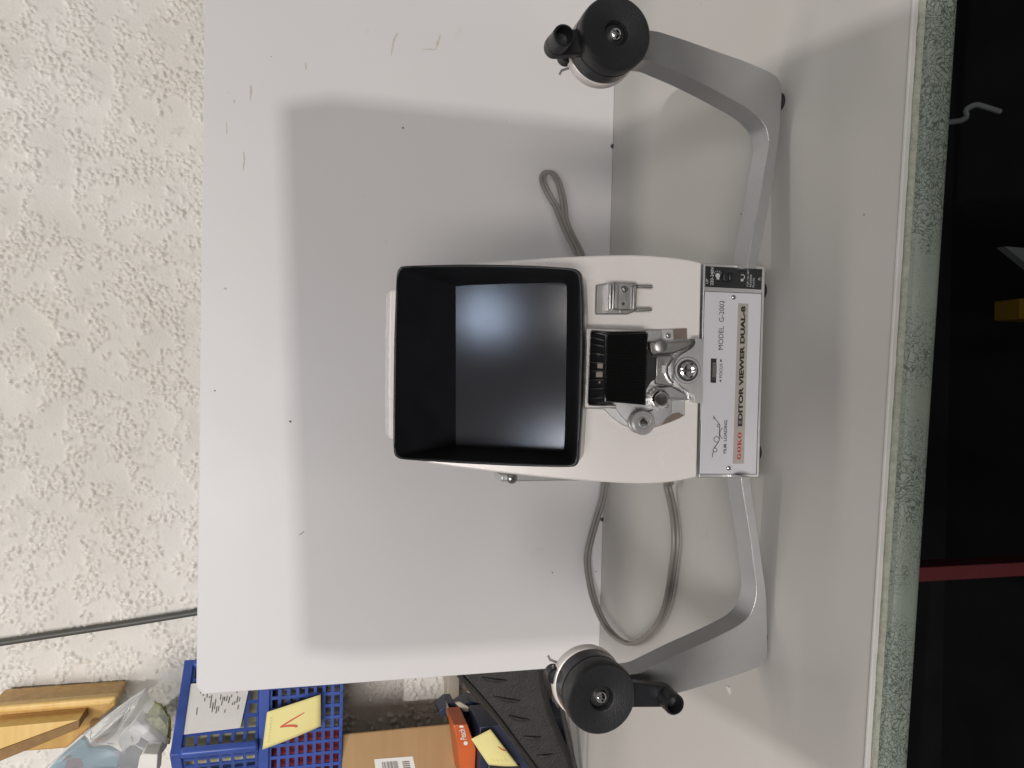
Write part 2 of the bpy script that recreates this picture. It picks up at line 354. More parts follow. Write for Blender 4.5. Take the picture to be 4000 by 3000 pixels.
# brown drips and specks on the board
M['rust'] = mat('brown_drip', (.47, .42, .36), .6, 0, .15, 300)
M['speck'] = mat('dark_speck', (.08, .07, .06), .6)
ZQ = zf(0, 0, 1.106)
def board_mark(pts_, w_, mt):
    P_ = smoothc([ZQ(*p) for p in pts_], 4, False); V_ = []; F_ = []
    for i, p in enumerate(P_):
        t = P_[min(i+1, len(P_)-1)]-P_[max(i-1, 0)]; t = t/(np.linalg.norm(t) or 1); nn = A_([-t[1], t[0]]); ww = w_*(.35+.65*math.sin(math.pi*(i+.4)/len(P_)))*random.uniform(.6, 1.1)
        for sg in (-1, 1): q_ = p+nn*ww*sg/2; V_.append(onb(q_[0], q_[1], .0002))
    for i in range(len(P_)-1): F_.append((2*i, 2*i+1, 2*i+3, 2*i+2))
    new('stain', V_, F_, M[mt], board, smooth=False)
for L, w_, mt in (([(1720, 140), (1708, 160), (1700, 180), (1690, 240)], 9, 'rust'), ([(1902, 150), (1895, 175), (1880, 215)], 9, 'rust'), ([(1880, 215), (1850, 212), (1825, 216)], 5, 'rust'), ([(1083, 368), (1084, 395), (1080, 432)], 8, 'rust'),
                  ([(1052, 655), (1055, 690), (1050, 735)], 6, 'rust'), ([(966, 1247), (980, 1247)], 10, 'rust'), ([(978, 520), (980, 580)], 4, 'rust'), ([(1320, 270), (1322, 300)], 6, 'rust'), ([(985, 398), (990, 402)], 5, 'rust'), ([(1010, 430), (1012, 446)], 7, 'rust'),
                  ([(1738, 548), (1744, 556)], 7, 'speck'), ([(1250, 1818), (1258, 1824)], 9, 'speck'), ([(925, 1685), (931, 1690)], 6, 'speck'), ([(1290, 2313), (1305, 2303), (1315, 2295)], 3, 'speck')):
    board_mark(L, w_, mt)

# ================================================================== film editor
ed_o = thing('film_editor', 'silver table-top film editor with black hooded screen and two cranked reel arms', 'film editor', O)
# --- lower housing with front panel
hc = [(2729, 1867), (2748, 1027), (2985, 1038), (2991, 1044), (2967, 1862), (2961, 1868)]
housing = prism('base_housing', hc, PANEL, 0, .085, M['silver'], ed_o, bevel=.0022, seg=4)
for sx in (-.055, .055):
    for sy in (.012, .07):
        V, Fc = lathe([(.006, 0), (.0065, .002), (.006, .009)], wld((sx, sy, 0)), (0, 0, 1), 20); new('rubber_foot', V, Fc, M['rubber'], ed_o)
prism('seam', [(2731, 1853), (2752, 1136.5), (2977.3, 1145.5), (2956, 1854)], PANEL, .0003, .002, M['gasket'], housing, bevel=.0003)
plate = prism('name_plate', [(2733, 1851), (2754, 1138.5), (2975.5, 1147.3), (2954, 1852)], PANEL, .0007, .002, M['plate'], ed_o, bevel=.0004, seg=3)
prism('tan_strip', [(2862.5, 1811.5), (2883.6, 1184.5), (2924, 1186.6), (2906, 1811.5)], PANEL, .00085, .0003, M['tan'], plate, bevel=0)
sw = prism('switch_plate', [(2757, 1039), (2978.6, 1051), (2975.5, 1131), (2754, 1120)], PANEL, .0007, .002, M['blackp'], ed_o, bevel=.0004, seg=3)
DG = None
def text(name, s, a, b, t, plane, off, mt, parent, bold=0.):
    cu = bpy.data.curves.new('t', 'FONT'); cu.body = s; cu.offset = bold; cu.size = 1; cu.resolution_u = 5
    o = bpy.data.objects.new('t', cu); COL.objects.link(o); dg = bpy.context.evaluated_depsgraph_get(); dg.update()
    me = bpy.data.meshes.new_from_object(o.evaluated_get(dg)); bpy.data.objects.remove(o)
    co = A_([v.co[:] for v in me.vertices]); fc = [tuple(p.vertices) for p in me.polygons]
    x0, x1 = co[:, 0].min(), co[:, 0].max(); y0, y1 = co[:, 1].min(), co[:, 1].max()
    pa, pb, pt = plane(*a, off), plane(*b, off), plane(*t, off)
    V = [pa+(pb-pa)*((c_[0]-x0)/(x1-x0))+(pt-pa)*((c_[1]-y0)/(y1-y0)) for c_ in co]
    return new(name, V, fc, mt, parent, smooth=False)
def flat(name, polys, plane, off, mt, parent):
    V = []; Fc = []
    for P in polys:
        k_ = len(V); pts = [plane(*p, off) for p in P]; V += pts; Fc += [tuple(i+k_ for i in t) for t in tess([pts])]
    return new(name, V, Fc, mt, parent, smooth=False)
def stroke(pts, w):
    """poly outline (picture px) of a line of width w"""
    out = []
    for (xa, ya), (xb, yb) in zip(pts[:-1], pts[1:]):
        l = math.hypot(xb-xa, yb-ya) or 1; nx_, ny_ = -(yb-ya)/l*w/2, (xb-xa)/l*w/2
        out.append([(xa+nx_, ya+ny_), (xb+nx_, yb+ny_), (xb-nx_, yb-ny_), (xa-nx_, ya-ny_)])
    return out
def ring(c, r, w, n=22):
    out = []
    for i in range(n):
        a0, a1 = 2*math.pi*i/n, 2*math.pi*(i+1)/n
        out.append([(c[0]+math.cos(a)*q, c[1]+math.sin(a)*q) for a, q in ((a0, r+w/2), (a1, r+w/2), (a1, r-w/2), (a0, r-w/2))])
    return out
def zz(fn, L): return [fn(*p) for p in L]
OT = .00105
text('lettering', 'EDITOR VIEWER DUAL-8', Z5(829, 878), Z4(872, 816), Z5(769, 880), PANEL, OT, M['ink'], plate, .05)
text('lettering', 'MODEL  G-2002', Z4(579, 1378), Z4(596, 743), Z4(517, 1381), PANEL, OT, M['ink'], plate, -.004)
text('lettering', 'FOCUS', Z5(568, 249), Z5(573, 66), Z5(531, 250), PANEL, OT, M['ink'], plate, 0)
text('lettering', 'FILM  LOADING', Z5(621, 1229), Z5(634, 801), Z5(582, 1230), PANEL, OT, M['ink'], plate, .006)
flat('focus_arrow', [zz(Z5, [(545, 312), (532, 280), (560, 280)])], PANEL, OT, M['ink'], plate)
flat('focus_arrow', [zz(Z5, [(551, 3), (536, 42), (566, 42)])], PANEL, OT, M['ink'], plate)
dg_ = []
for L in ([(440, 1283), (452, 1190)], [(460, 1168), (523, 1083)], [(531, 1062), (535, 868)], [(536, 858), (462, 765)], [(576, 898), (560, 918), (541, 945), (538, 972), (540, 1000), (555, 1022), (570, 1046)]):
    dg_ += stroke(zz(Z5, L), 2.2)
for c_, r_ in (((475, 1187), 25), ((496, 1050), 35), ((521, 872), 17)): dg_ += ring(Z5(*c_), r_/3.3175, 2.0)
dg_.append(zz(Z5, [(453, 735), (478, 778), (458, 788)]))
flat('film_path_diagram', dg_, PANEL, OT, M['ink'], plate)
# GOKO in a wide serif face: glyph space x 0..1, y 0..1
def ell(cx_, cy, rx, ry, a0, a1, n=20): return [(cx_+rx*math.cos(math.radians(a0+(a1-a0)*i/n)), cy+ry*math.sin(math.radians(a0+(a1-a0)*i/n))) for i in range(n+1)]
def gO():
    out = []; o1 = ell(.5, .5, .5, .5, 0, 360, 28); i1 = ell(.5, .5, .20, .41, 0, 360, 28)
    for i in range(28): out.append([o1[i], o1[i+1], i1[i+1], i1[i]])
    return out
def gG():
    out = []; o1 = ell(.48, .5, .48, .5, 38, 325, 26); i1 = ell(.48, .5, .19, .40, 38, 325, 26)
    for i in range(26): out.append([o1[i], o1[i+1], i1[i+1], i1[i]])
    return out+[[(.84, .98), (.90, .98), (.90, .64), (.84, .64)], [(.68, .06), (.90, .06), (.90, .42), (.68, .42)], [(.58, .42), (1, .42), (1, .48), (.58, .48)]]
def gK():
    return [[(.07, 0), (.34, 0), (.34, 1), (.07, 1)], [(0, 0), (.42, 0), (.42, .07), (0, .07)], [(0, .93), (.42, .93), (.42, 1), (0, 1)],
            [(.30, .40), (.37, .40), (.86, .95), (.78, .95)], [(.38, .56), (.62, .68), (1.0, .03), (.70, .03)], [(.64, .93), (1, .93), (1, 1), (.64, 1)], [(.64, 0), (1.04, 0), (1.04, .07), (.64, .07)]]
ga, gb, gt = A_(Z5(810, 1309)), A_(Z5(822, 957)), A_(Z5(757, 1311)); polys = []
for i, g in enumerate((gG, gO, gK, gO)):
    for p in g(): polys.append([tuple(ga+(gb-ga)*((i*1.13+x*.98)/(3*1.13+.98))+(gt-ga)*y) for x, y in p])
lg = flat('maker_lettering', polys, PANEL, OT, M['red_ink'], plate); lg['label'] = 'red wide serif lettering GOKO'
# switch plate print
text('lettering', 'UP', Z4(385, 522), Z4(388, 462), Z4(352, 522), PANEL, OT, M['white_ink'], sw)
text('lettering', '220-240V', Z4(452, 545), Z4(460, 305), Z4(412, 545), PANEL, OT, M['white_ink'], sw, .01)
for s_, a, b, t in (('FOR 110-120V', (908, 560), (917, 345), (884, 560)), ('REVERSE', (946, 566), (953, 406), (922, 566)), ('PLATE', (984, 570), (991, 450), (960, 570))):
    text('lettering', s_, Z4(*a), Z4(*b), Z4(*t), PANEL, OT, M['white_ink'], sw)
ic = [zz(Z4, [(510+30*math.cos(t), 418+30*math.sin(t)) for t in np.linspace(0, 2*math.pi, 20)]), zz(Z4, [(494, 440), (532, 440), (528, 470), (498, 470)])]
for t in (-150, -120, -90, -60, -30): ic += stroke(zz(Z4, [(510+42*math.cos(math.radians(t)), 412+42*math.sin(math.radians(t))), (510+56*math.cos(math.radians(t)), 412+56*math.sin(math.radians(t)))]), 2)
flat('lamp_symbol', ic, PANEL, OT, M['white_ink'], sw)
flat('motor_symbol', stroke(zz(Z4, [(812, 412), (840, 408), (856, 425), (857, 450), (840, 466), (815, 466)]), 3)+[zz(Z4, [(806, 462), (842, 462), (842, 492), (810, 496)])], PANEL, OT, M['white_ink'], sw)
prism('rocker_switch', zz(Z4, [(583, 378), (705, 385), (702, 498), (580, 492)]), PANEL, .0032, .003, M['blackp'], sw, bevel=.0008, seg=3)
prism('rocker_tip', zz(Z4, [(655, 386), (698, 388), (695, 490), (652, 488)]), PANEL, .0050, .003, M['blackp'], sw, bevel=.0010, seg=3)
def screw(c, plane, r, off, parent, mt='chrome', slot=30, name='screw'):
    p = plane(*c, off); pr = [(r, -.001), (r, .0003)]+[(r*math.cos(t), .0003+.55*r*math.sin(t)) for t in np.linspace(.15, 1.45, 6)]
    V, Fc = lathe(pr, p, plane.n, 24); o = new(name, V, Fc, M[mt], parent, angle=60)
    a = math.radians(slot); d1 = plane.ux*math.cos(a)+plane.uy*math.sin(a); d2 = np.cross(plane.n, d1); top = p+plane.n*(.0003+.5*r)
    for e in (d1, d2):
        f = np.cross(plane.n, e); V, Fc = boxv(top-e*r*.62-f*r*.12, e*r*1.24, f*r*.24, plane.n*r*.09); new('slot', V, Fc, M['gasket'], o, smooth=False)
    return o
screw(Z4(713, 703), PANEL, .0017, .0007, plate); screw(Z5(650, 1422), PANEL, .0017, .0007, plate, slot=50); screw(Z4(1052, 462), PANEL, .0013, .0007, sw, 'steel')
# focus wheel in its slot
prism('focus_slot', [(2777.5, 1400), (2799, 1401), (2797, 1496), (2775.5, 1495)], PANEL, .00095, .0004, M['ink'], plate, bevel=0)
wc = PANEL(2788, 1447)-PANEL.n*.0200; V = []; Fc = []; n = 150; R_ = .0218
for s_ in (-.0014, .0014):
    for i in range(n):
        a = 2*math.pi*i/n; rr = R_-(.0005 if i % 2 else 0); V.append(wc+PANEL.ux*rr*math.cos(a)+PANEL.n*rr*math.sin(a)+PANEL.uy*s_)
Fc = [(i, (i+1) % n, (i+1) % n+n, i+n) for i in range(n)]+[tuple(range(n)), tuple(range(n, 2*n))]
fwheel = new('focus_wheel', V, Fc, M['steel'], ed_o, smooth=False)
# --- deck (main front casing) with opening for the hood
dl = [(1668, 1809), (1760, 1823), (1843, 1833.5), (2001, 1852.5), (2159, 1868), (2320, 1881), (2453, 1888.5), (2537, 1889), (2622, 1883), (2682, 1872), (2722, 1864)]
dr = [(1668, 1039), (1780, 1031), (1906, 1021.5), (2033, 1014), (2159, 1006), (2286, 1000), (2400, 996), (2480, 996), (2540, 998.5), (2622, 1005.5), (2690, 1014.5), (2741, 1027)]
outer = smoothc(dl, 4, False)+smoothc(list(reversed(dr)), 4, False)
rimz = [(285, 217), (450, 211), (700, 207), (1000, 212), (1200, 222), (1310, 231), (1345, 240), (1366, 258), (1378, 290), (1384, 400), (1389, 560), (1390, 720), (1385, 900), (1378, 1100), (1370, 1250), (1362, 1380), (1356, 1425),
        (1342, 1450), (1310, 1462), (1200, 1463), (1000, 1458), (750, 1447), (500, 1433), (330, 1421), (262, 1414), (232, 1400), (217, 1375), (213, 1320), (212, 1200), (213, 1000), (217, 700), (225, 450), (231, 300), (238, 254), (254, 228)]
rim = smoothc(zz(Z1, rimz), 3)
rimP = [HOOD(*p) for p in rim]; rc = sum(rimP)/len(rimP)
def to_plane(p, d, pl, off): return p+d*(np.dot(pl.p0+pl.n*off-p, pl.n)/np.dot(d, pl.n))
hole = [to_plane(rc+(p-rc)*.95, HOOD.n, DECK, 0) for p in rimP]
outP = [DECK(*p) for p in outer]
def px_of(p): q_ = A_(p)-CAMP; return 2000+F*(q_@DI)/(q_@fw)
seg_ = [p for p in hole if px_of(p) > 1668]
V, Fc = solid(outP+seg_, A_([0, .012, 0])@MD); deck = new('front_casing', V, Fc, M['enamel'], ed_o, bevel=.0012, seg=3)
# body behind the casing
cen = sum(outP)/len(outP); back0 = [p+A_([0, .0125, 0])@MD for p in [cen+(q_-cen)*.975 for q_ in outP]]
back1 = [p+A_([0, .075, -.004])@MD for p in [cen+(q_-cen)*.90 for q_ in outP]]
n = len(back0); V = back0+back1; Fc = [(i, (i+1) % n, (i+1) % n+n, i+n) for i in range(n-1)]+[tuple(range(n, 2*n))]
new('rear_casing', V, Fc, M['silver'], ed_o)
# grip bar on top behind the hood
gp = [HOOD(*Z1(*q_), -.075) for q_ in ((190, 1290), (188, 1000), (190, 700), (195, 362))]
top_dir = A_([0, 1., 0])@MD
P = [gp[0], gp[1], gp[2], gp[3], gp[3]-HOOD.uy*.05, gp[0]-HOOD.uy*.05]
V, Fc = solid(P, top_dir*.03); new('mirror_cover', V, Fc, M['enamel'], ed_o, bevel=.0025, seg=4)
# --- hood: outer shell, rim, inside walls, screen
hood = thing('hood', '', '', O); del hood['label']; del hood['category']; hood.parent = ed_o; hood.location = (0, 0, 0)
def loft(name, rings_, mt, parent, caps=(False, False), **k):
    V = []; Fc = []; n = len(rings_[0])
    for r_ in rings_: V += list(r_)
    for j in range(len(rings_)-1):
        for i in range(n): a, b_ = j*n+i, j*n+(i+1) % n; Fc.append((a, b_, b_+n, a+n))
    if caps[0]: Fc.append(tuple(range(n)))
    if caps[1]: Fc.append(tuple((len(rings_)-1)*n+i for i in range(n)))
    return new(name, V, Fc, mt, parent, **k)
def sc(P, s_, off): return [rc+(p-rc)*s_+HOOD.n*off for p in P]
nrm = lambda P, d: [p+(rc-p)/np.linalg.norm(rc-p)*d for p in P]
loft('shell', [sc(rimP, .992, -.006), sc(rimP, 1.0, -.02), sc(rimP, 1.0, -.066)], M['silver'], hood, angle=50)
scr_px = [Z1(*p) for p in ((600, 345), (700, 338), (900, 330), (1100, 325), (1240, 321), (1268, 324), (1283, 338), (1287, 370), (1284, 700), (1280, 1000), (1274, 1250), (1270, 1330), (1263, 1358), (1240, 1370), (1100, 1362), (900, 1350), (750, 1340), (600, 1330))]
scrP = [HOOD(*p, -.050) for p in scr_px]
# inner loft: rim inner edge resampled onto the screen outline by angle
def resample(P, n, plane):
    c_ = sum(P)/len(P); a = A_([math.atan2(np.dot(p-c_, plane.uy), np.dot(p-c_, plane.ux)) for p in P]); o_ = np.argsort(a); a = a[o_]; Q = A_(P)[o_]
    a = np.concatenate([a-2*math.pi, a, a+2*math.pi]); Q = np.concatenate([Q, Q, Q]); t = np.linspace(-math.pi, math.pi, n, endpoint=False)
    return [A_([np.interp(x, a, Q[:, k_]) for k_ in range(3)]) for x in t]
inner = nrm(rimP, .0022)
def near(P, q_): return int(np.argmin([np.linalg.norm(p-q_) for p in P]))
def by_sides(P, corners, n=44):
    ids = [near(P, c__) for c__ in corners]; out = []; N_ = len(P)
    for a, b_ in zip(ids, ids[1:]+ids[:1]):
        seg_ = [P[k__ % N_] for k__ in range(a, b_+1 if b_ > a else b_+N_+1)]
        L_ = np.concatenate([[0], np.cumsum([np.linalg.norm(seg_[k__+1]-seg_[k__]) for k__ in range(len(seg_)-1)])])
        for t in np.linspace(0, L_[-1], n, endpoint=False): out.append(A_([np.interp(t, L_, [p[d__] for p in seg_]) for d__ in range(3)]))
    return out
rcor = [HOOD(*Z1(*c__)) for c__ in ((240, 248), (1366, 258), (1342, 1450), (232, 1400))]
scor = [HOOD(*Z1(*c__), -.050) for c__ in ((600, 345), (1277, 330), (1263, 1358), (600, 1330))]
loft('inside_wall', [by_sides([p-HOOD.n*.0005 for p in inner], rcor), by_sides([p-HOOD.n*.004 for p in nrm(rimP, .0030)], rcor), by_sides(scrP, scor)], M['blackin'], hood, angle=30)
loft('rim', [sc(rimP, 1.0, -.010), sc(rimP, 1.004, -.004), sc(nrm(rimP, .0004), 1, 0), nrm([p+HOOD.n*.0006 for p in rimP], .0011), inner, [p-HOOD.n*.002 for p in inner]], M['blackp'], hood, angle=80)
sb = [scrP[0]+(p-scrP[0])*1 for p in scrP]; c_ = sum(sb)/len(sb)
new('screen', [c_+(p-c_)*1.01-HOOD.n*.0004 for p in sb], [tuple(range(len(sb)))], M['screen'], hood, smooth=False)

# --- film mechanism on the casing
mech = thing('film_transport', '', '', O); del mech['label']; del mech['category']; mech.parent = ed_o; mech.location = (0, 0, 0)
def mp(name, pts, off, depth, mt, bevel=.0004, seg=2, sm=0, holes=(), parent=None, fn=Z3):
    P = zz(fn, pts);  P = smoothc(P, sm) if sm else P
    return prism(name, P, DECK, off, depth, M[mt], parent or mech, bevel=bevel, seg=seg, holes=[zz(fn, h) for h in holes])
disc = mp('guide_plate', [(110, 246), (1000, 258), (1310, 247), (1312, 380), (1350, 420), (1350, 1095), (1286, 1100), (1283, 1275), (1215, 1315), (1120, 1355), (980, 1405), (870, 1433), (760, 1445), (650, 1428), (540, 1385), (430, 1305), (330, 1205), (110, 1195)], .0016, .003, 'silver', .0005)
mp('raised_plate', [(240, 262), (1010, 270), (1015, 385), (1345, 470), (1340, 1088), (1130, 1100), (1130, 1240), (1050, 1330), (975, 1398), (870, 1425), (760, 1435), (660, 1405), (615, 1370), (540, 1295), (500, 1245), (468, 1198), (240, 1190)], .0032, .002, 'armgrey', .0005)
mp('tape_patch', [(1145, 256), (1308, 249), (1310, 372), (1150, 385)], .0020, .0003, 'stain', 0)
mp('tape_patch', [(1135, 1255), (1215, 1240), (1275, 1278), (1120, 1350), (1000, 1390), (1080, 1300)], .0020, .0003, 'stain', 0)
# lamp cover frame, vents, ribbed cover
fr_o = [(92, 300), (96, 262), (118, 242), (200, 244), (500, 252), (830, 262), (830, 300), (400, 300), (230, 278), (195, 278), (180, 300), (165, 700), (148, 1120), (160, 1146), (210, 1152), (480, 1148), (475, 1192), (300, 1194), (125, 1196), (96, 1186), (84, 1160), (86, 900), (90, 600)]
mp('lamp_cover_frame', fr_o, .014, .013, 'alu', .0022, 3)
def D3(x, y, off): return DECK(*Z3(x, y), off)
V = [D3(172, 285, .006), D3(345, 335, .020), D3(338, 1112, .020), D3(150, 1140, .006)]; V += [p-DECK.n*.005 for p in V]
Fc = [(0, 1, 2, 3), (4, 7, 6, 5), (0, 4, 5, 1), (1, 5, 6, 2), (2, 6, 7, 3), (3, 7, 4, 0)]
vent = new('vent_panel', V, Fc, M['blackin'], mech, smooth=False)
def vq(a, t, off=0):     # point on the vent panel: a across (0..1 upright right to left), t from top to bottom
    p = (V[0]*(1-a)+V[3]*a)*(1-t)+(V[1]*(1-a)+V[2]*a)*t; return p+DECK.n*off
for a in (.075, .165, .29, .415, .535, .66, .785, .92):
    p, q_ = vq(a, .06, .001), vq(a, .88, .001); Vf, Ff = boxv(p, q_-p, DECK.ux*-.0007, DECK.n*.0018); new('vent_slat', Vf, Ff, M['steel'], vent, smooth=False)
for a, b_, t0_, t1_ in ((.43, .50, .5, .84), (.555, .63, .42, .84), (.315, .33, .5, .62), (.69, .72, .6, .7)):
    new('vent_lit_patch', [vq(a, t0_, .0006), vq(b_, t0_, .0006), vq(b_, t1_, .0006), vq(a, t1_, .0006)], [(0, 1, 2, 3)], M['beige' if a > .4 else 'steel'], vent, smooth=False)  # flat pale patches paint the lit lamp interior showing between the slats
nrib = 46; Vr = []; Fr = []
prof = []
for i in range(nrib*2+1): prof.append((i/(nrib*2), .0012 if i % 2 else 0.))
def rb(a, t): return (1-t)*((1-a)*A_((378, 316))+a*A_((358, 1112)))+t*((1-a)*A_((846, 302))+a*A_((818, 1156)))
for t, off in ((0, .012), (0, .0225), (.02, .0235), (.96, .0245), (1, .023), (1, .004)):
    for a, e in prof: x, y = rb(a, t); Vr.append(DECK(*Z3(x, y), off)+DECK.n*(e if 0 < t < 1 else e*.6)+DECK.uy*(e*.8 if t == 0 else 0))
k_ = len(prof)
for j in range(5):
    for i in range(k_-1): Fr.append((j*k_+i, j*k_+i+1, (j+1)*k_+i+1, (j+1)*k_+i))
Fr += [tuple(j*k_ for j in range(6)), tuple(j*k_+k_-1 for j in range(6)), tuple(range(k_)), tuple(5*k_+i for i in range(k_))]
new('ribbed_cover', Vr, Fr, M['blackmat'], mech, smooth=False)
# gate
mp('gate_head', [(815, 470), (870, 520), (905, 578), (948, 600), (945, 845), (890, 880), (840, 960), (810, 990)], .017, .014, 'blackp', .001)
gate = mp('film_gate', [(940, 578), (1135, 565), (1150, 610), (1085, 680), (1070, 760), (1095, 850), (1150, 905), (1130, 935), (930, 905)], .010, .008, 'steel', .0008)
mp('gate_bar', [(946, 606), (970, 610), (966, 850), (942, 845)], .0185, .004, 'alu', .0005)
mp('gate_window', [(1012, 684), (1062, 684), (1060, 776), (1010, 776)], .0106, .001, 'white_box', .0003, parent=gate)
screw(Z3(996, 648), DECK, .0007, .010, gate, 'chrome')
arc_o = smoothc([(1135, 590), (1082, 670), (1062, 745), (1078, 825), (1140, 905)], 5, False); arc_i = smoothc([(1168, 598), (1112, 680), (1092, 745), (1106, 815), (1165, 890)], 5, False)
mp('gate_ring', [tuple(p) for p in arc_o]+[tuple(p) for p in reversed(arc_i)], .013, .008, 'chrome', .0006)
mp('pressure_plate', [(862, 405), (1120, 412), (1290, 398), (1392, 388), (1375, 430), (1330, 470), (1290, 492), (1150, 545), (960, 558), (900, 574), (868, 500)], .0085, .005, 'steel', .001)
mp('pressure_plate', [(962, 945), (1130, 925), (1210, 972), (1280, 1002), (1308, 1040), (1322, 1085), (1150, 1082), (1030, 1078), (1000, 1000)], .0085, .005, 'armgrey', .001)
Vp, Fp = lathe([(.0042, 0), (.0042, .0006), (.0036, .0009)], D3(1000, 460, .0085), DECK.n, 28); new('pivot', Vp, Fp, M['steel'], mech)
screw(Z3(1085, 335), DECK, .0019, .0022, mech, 'alu'); screw(Z3(1060, 1157), DECK, .0019, .0034, mech, 'chrome', 10)
# boss with the big lens-lock screw
boss_c = smoothc([(1392, 372), (1412, 400), (1395, 450), (1345, 500), (1245, 560), (1190, 620), (1160, 700), (1155, 780), (1180, 860), (1245, 930), (1330, 985), (1385, 1045), (1404, 1128)], 4, False)
boss = mp('front_boss', [tuple(p) for p in boss_c]+[(1492, 1135), (1500, 372)], .0115, .012, 'silver', .0016, 4)
bc = D3(1310, 745, .0115)
Vp, Fp = lathe([(.0088, -.001), (.0088, .0004), (.0082, .0013), (.0071, .0013), (.0064, .0002), (.0064, -.001)], bc, DECK.n, 48); new('boss_ring', Vp, Fp, M['silver'], boss)
Vp, Fp = lathe([(.0066, .0001), (.0066, .0003), (.0001, .0004)], bc, DECK.n, 40); new('boss_gap', Vp, Fp, M['ink'], boss)
Vp, Fp = lathe([(.0056, .0003), (.0056, .0018), (.0051, .0024), (.0040, .0027), (.0034, .0024), (.0001, .0023)], bc, DECK.n, 40); big = new('lock_screw', Vp, Fp, M['chrome'], boss, angle=30)
d1 = DECK.uy*math.cos(.15)-DECK.ux*math.sin(.15); d2 = np.cross(DECK.n, d1)
Vp, Fp = boxv(bc+DECK.n*.0023-d1*.0050-d2*.0005, d1*.010, d2*.0010, DECK.n*.0005); new('slot', Vp, Fp, M['gasket'], big, smooth=False)
# sprocket with chrome cap
spc = D3(945, 1075, .0035); Vs = []; n = 64
for h in (0, .0012):
    for i in range(n):
        a = 2*math.pi*i/n; r_ = .0062+(.0011 if i % 4 < 2 else 0); Vs.append(spc+DECK.n*(h+.004)+(DECK.ux*math.cos(a)+DECK.uy*math.sin(a))*r_)
spr = new('sprocket', Vs, [(i, (i+1) % n, (i+1) % n+n, i+n) for i in range(n)]+[tuple(range(n)), tuple(range(n, 2*n))], M['alu'], mech, smooth=False)
Vp, Fp = lathe([(.0058, 0), (.0058, .004), (.0050, .0056), (.0050, .0085), (.0056, .0092), (.0056, .0112), (.0046, .0128), (.0038, .0122), (.0001, .0120)], spc, DECK.n, 40); new('sprocket_cap', Vp, Fp, M['chrome'], mech, angle=25)
# guide roller
rcn = D3(745, 1350, .003)
Vp, Fp = lathe([(.0075, 0), (.0078, .0006), (.0075, .0014), (.0052, .0018), (.0050, .0072), (.0076, .0078), (.0079, .0088), (.0074, .0098), (.0060, .0100), (.0055, .0094), (.0040, .0094), (.0036, .0100), (.0026, .0100), (.0001, .0100)], rcn, DECK.n, 44); roll = new('guide_roller', Vp, Fp, M['clear'], mech, angle=30)
Vp, Fp = lathe([(.0027, .0098), (.0027, .0122), (.0021, .0130), (.0001, .0131)], rcn, DECK.n, 30); new('roller_pin', Vp, Fp, M['chrome'], mech)
arcp = [tuple(p) for p in smoothc([(695, 1172), (740, 1212), (810, 1228), (910, 1198)], 5, False)]; arcq = [(x+4, y+16) for x, y in reversed(arcp)]
mp('slot', arcp+arcq, .0034, .0004, 'ink', 0)
# splicer clip on the right
clip = thing('splicer_clip', '', '', O); del clip['label']; del clip['category']; clip.parent = ed_o; clip.location = (0, 0, 0)
mp('clip_block', [(372, 300), (650, 262), (1130, 262), (1120, 780), (960, 842), (372, 842), (362, 800)], .004, .004, 'steel', .0006, parent=clip, fn=Z8)
mp('clip_plate', [(690, 246), (1130, 262), (1108, 770), (690, 756)], .0085, .006, 'steel', .0006, parent=clip, fn=Z8)
mp('clip_jaw', [(612, 250), (662, 248), (655, 764), (604, 760)], .0125, .009, 'alu', .0010, 3, parent=clip, fn=Z8)
mp('clip_jaw', [(676, 262), (716, 266), (702, 750), (664, 748)], .0115, .008, 'alu', .0008, 3, parent=clip, fn=Z8)
mp('clip_leaf', [(716, 272), (770, 280), (792, 310), (782, 742), (704, 740)], .0098, .003, 'steel', .0005, parent=clip, fn=Z8)
mp('clip_leaf', [(1048, 318), (1075, 300), (1136, 302), (1118, 762), (1036, 758)], .0118, .006, 'steel', .0008, 3, parent=clip, fn=Z8)
mp('clip_prong', [(1140, 298), (1422, 298), (1426, 360), (1140, 350)], .006, .004, 'steel', .0005, parent=clip, fn=Z8)
mp('clip_prong', [(1112, 722), (1405, 716), (1410, 782), (1108, 796)], .006, .004, 'steel', .0005, parent=clip, fn=Z8)
screw(Z8(893, 375), DECK, .0022, .0087, clip, 'steel'); screw(Z8(872, 650), DECK, .0010, .0087, clip, 'gasket')
screw(Z8(832, 786), DECK, .0007, .0045, clip, 'chrome')
# side bracket with screw seen left of the casing
bq = loc(DECK(2005, 1862)); Vb, Fb = boxv(wld((bq[0]-.004, .030, bq[2]-.048)), MD[0]*.005, MD[1]*.02, MD[2]*.055); new('side_bracket', Vb, Fb, M['silver'], ed_o, bevel=.001)
pz = wld((bq[0]-.0015, .0285, bq[2])); pl_ = Plane(loc(pz), 0); screw((0, 0), type('c', (), {'__call__': lambda s, a, b, c=0: pz, 'n': -MD[1], 'ux': MD[0], 'uy': MD[2]})(), .0036, 0, ed_o, 'steel', 60)

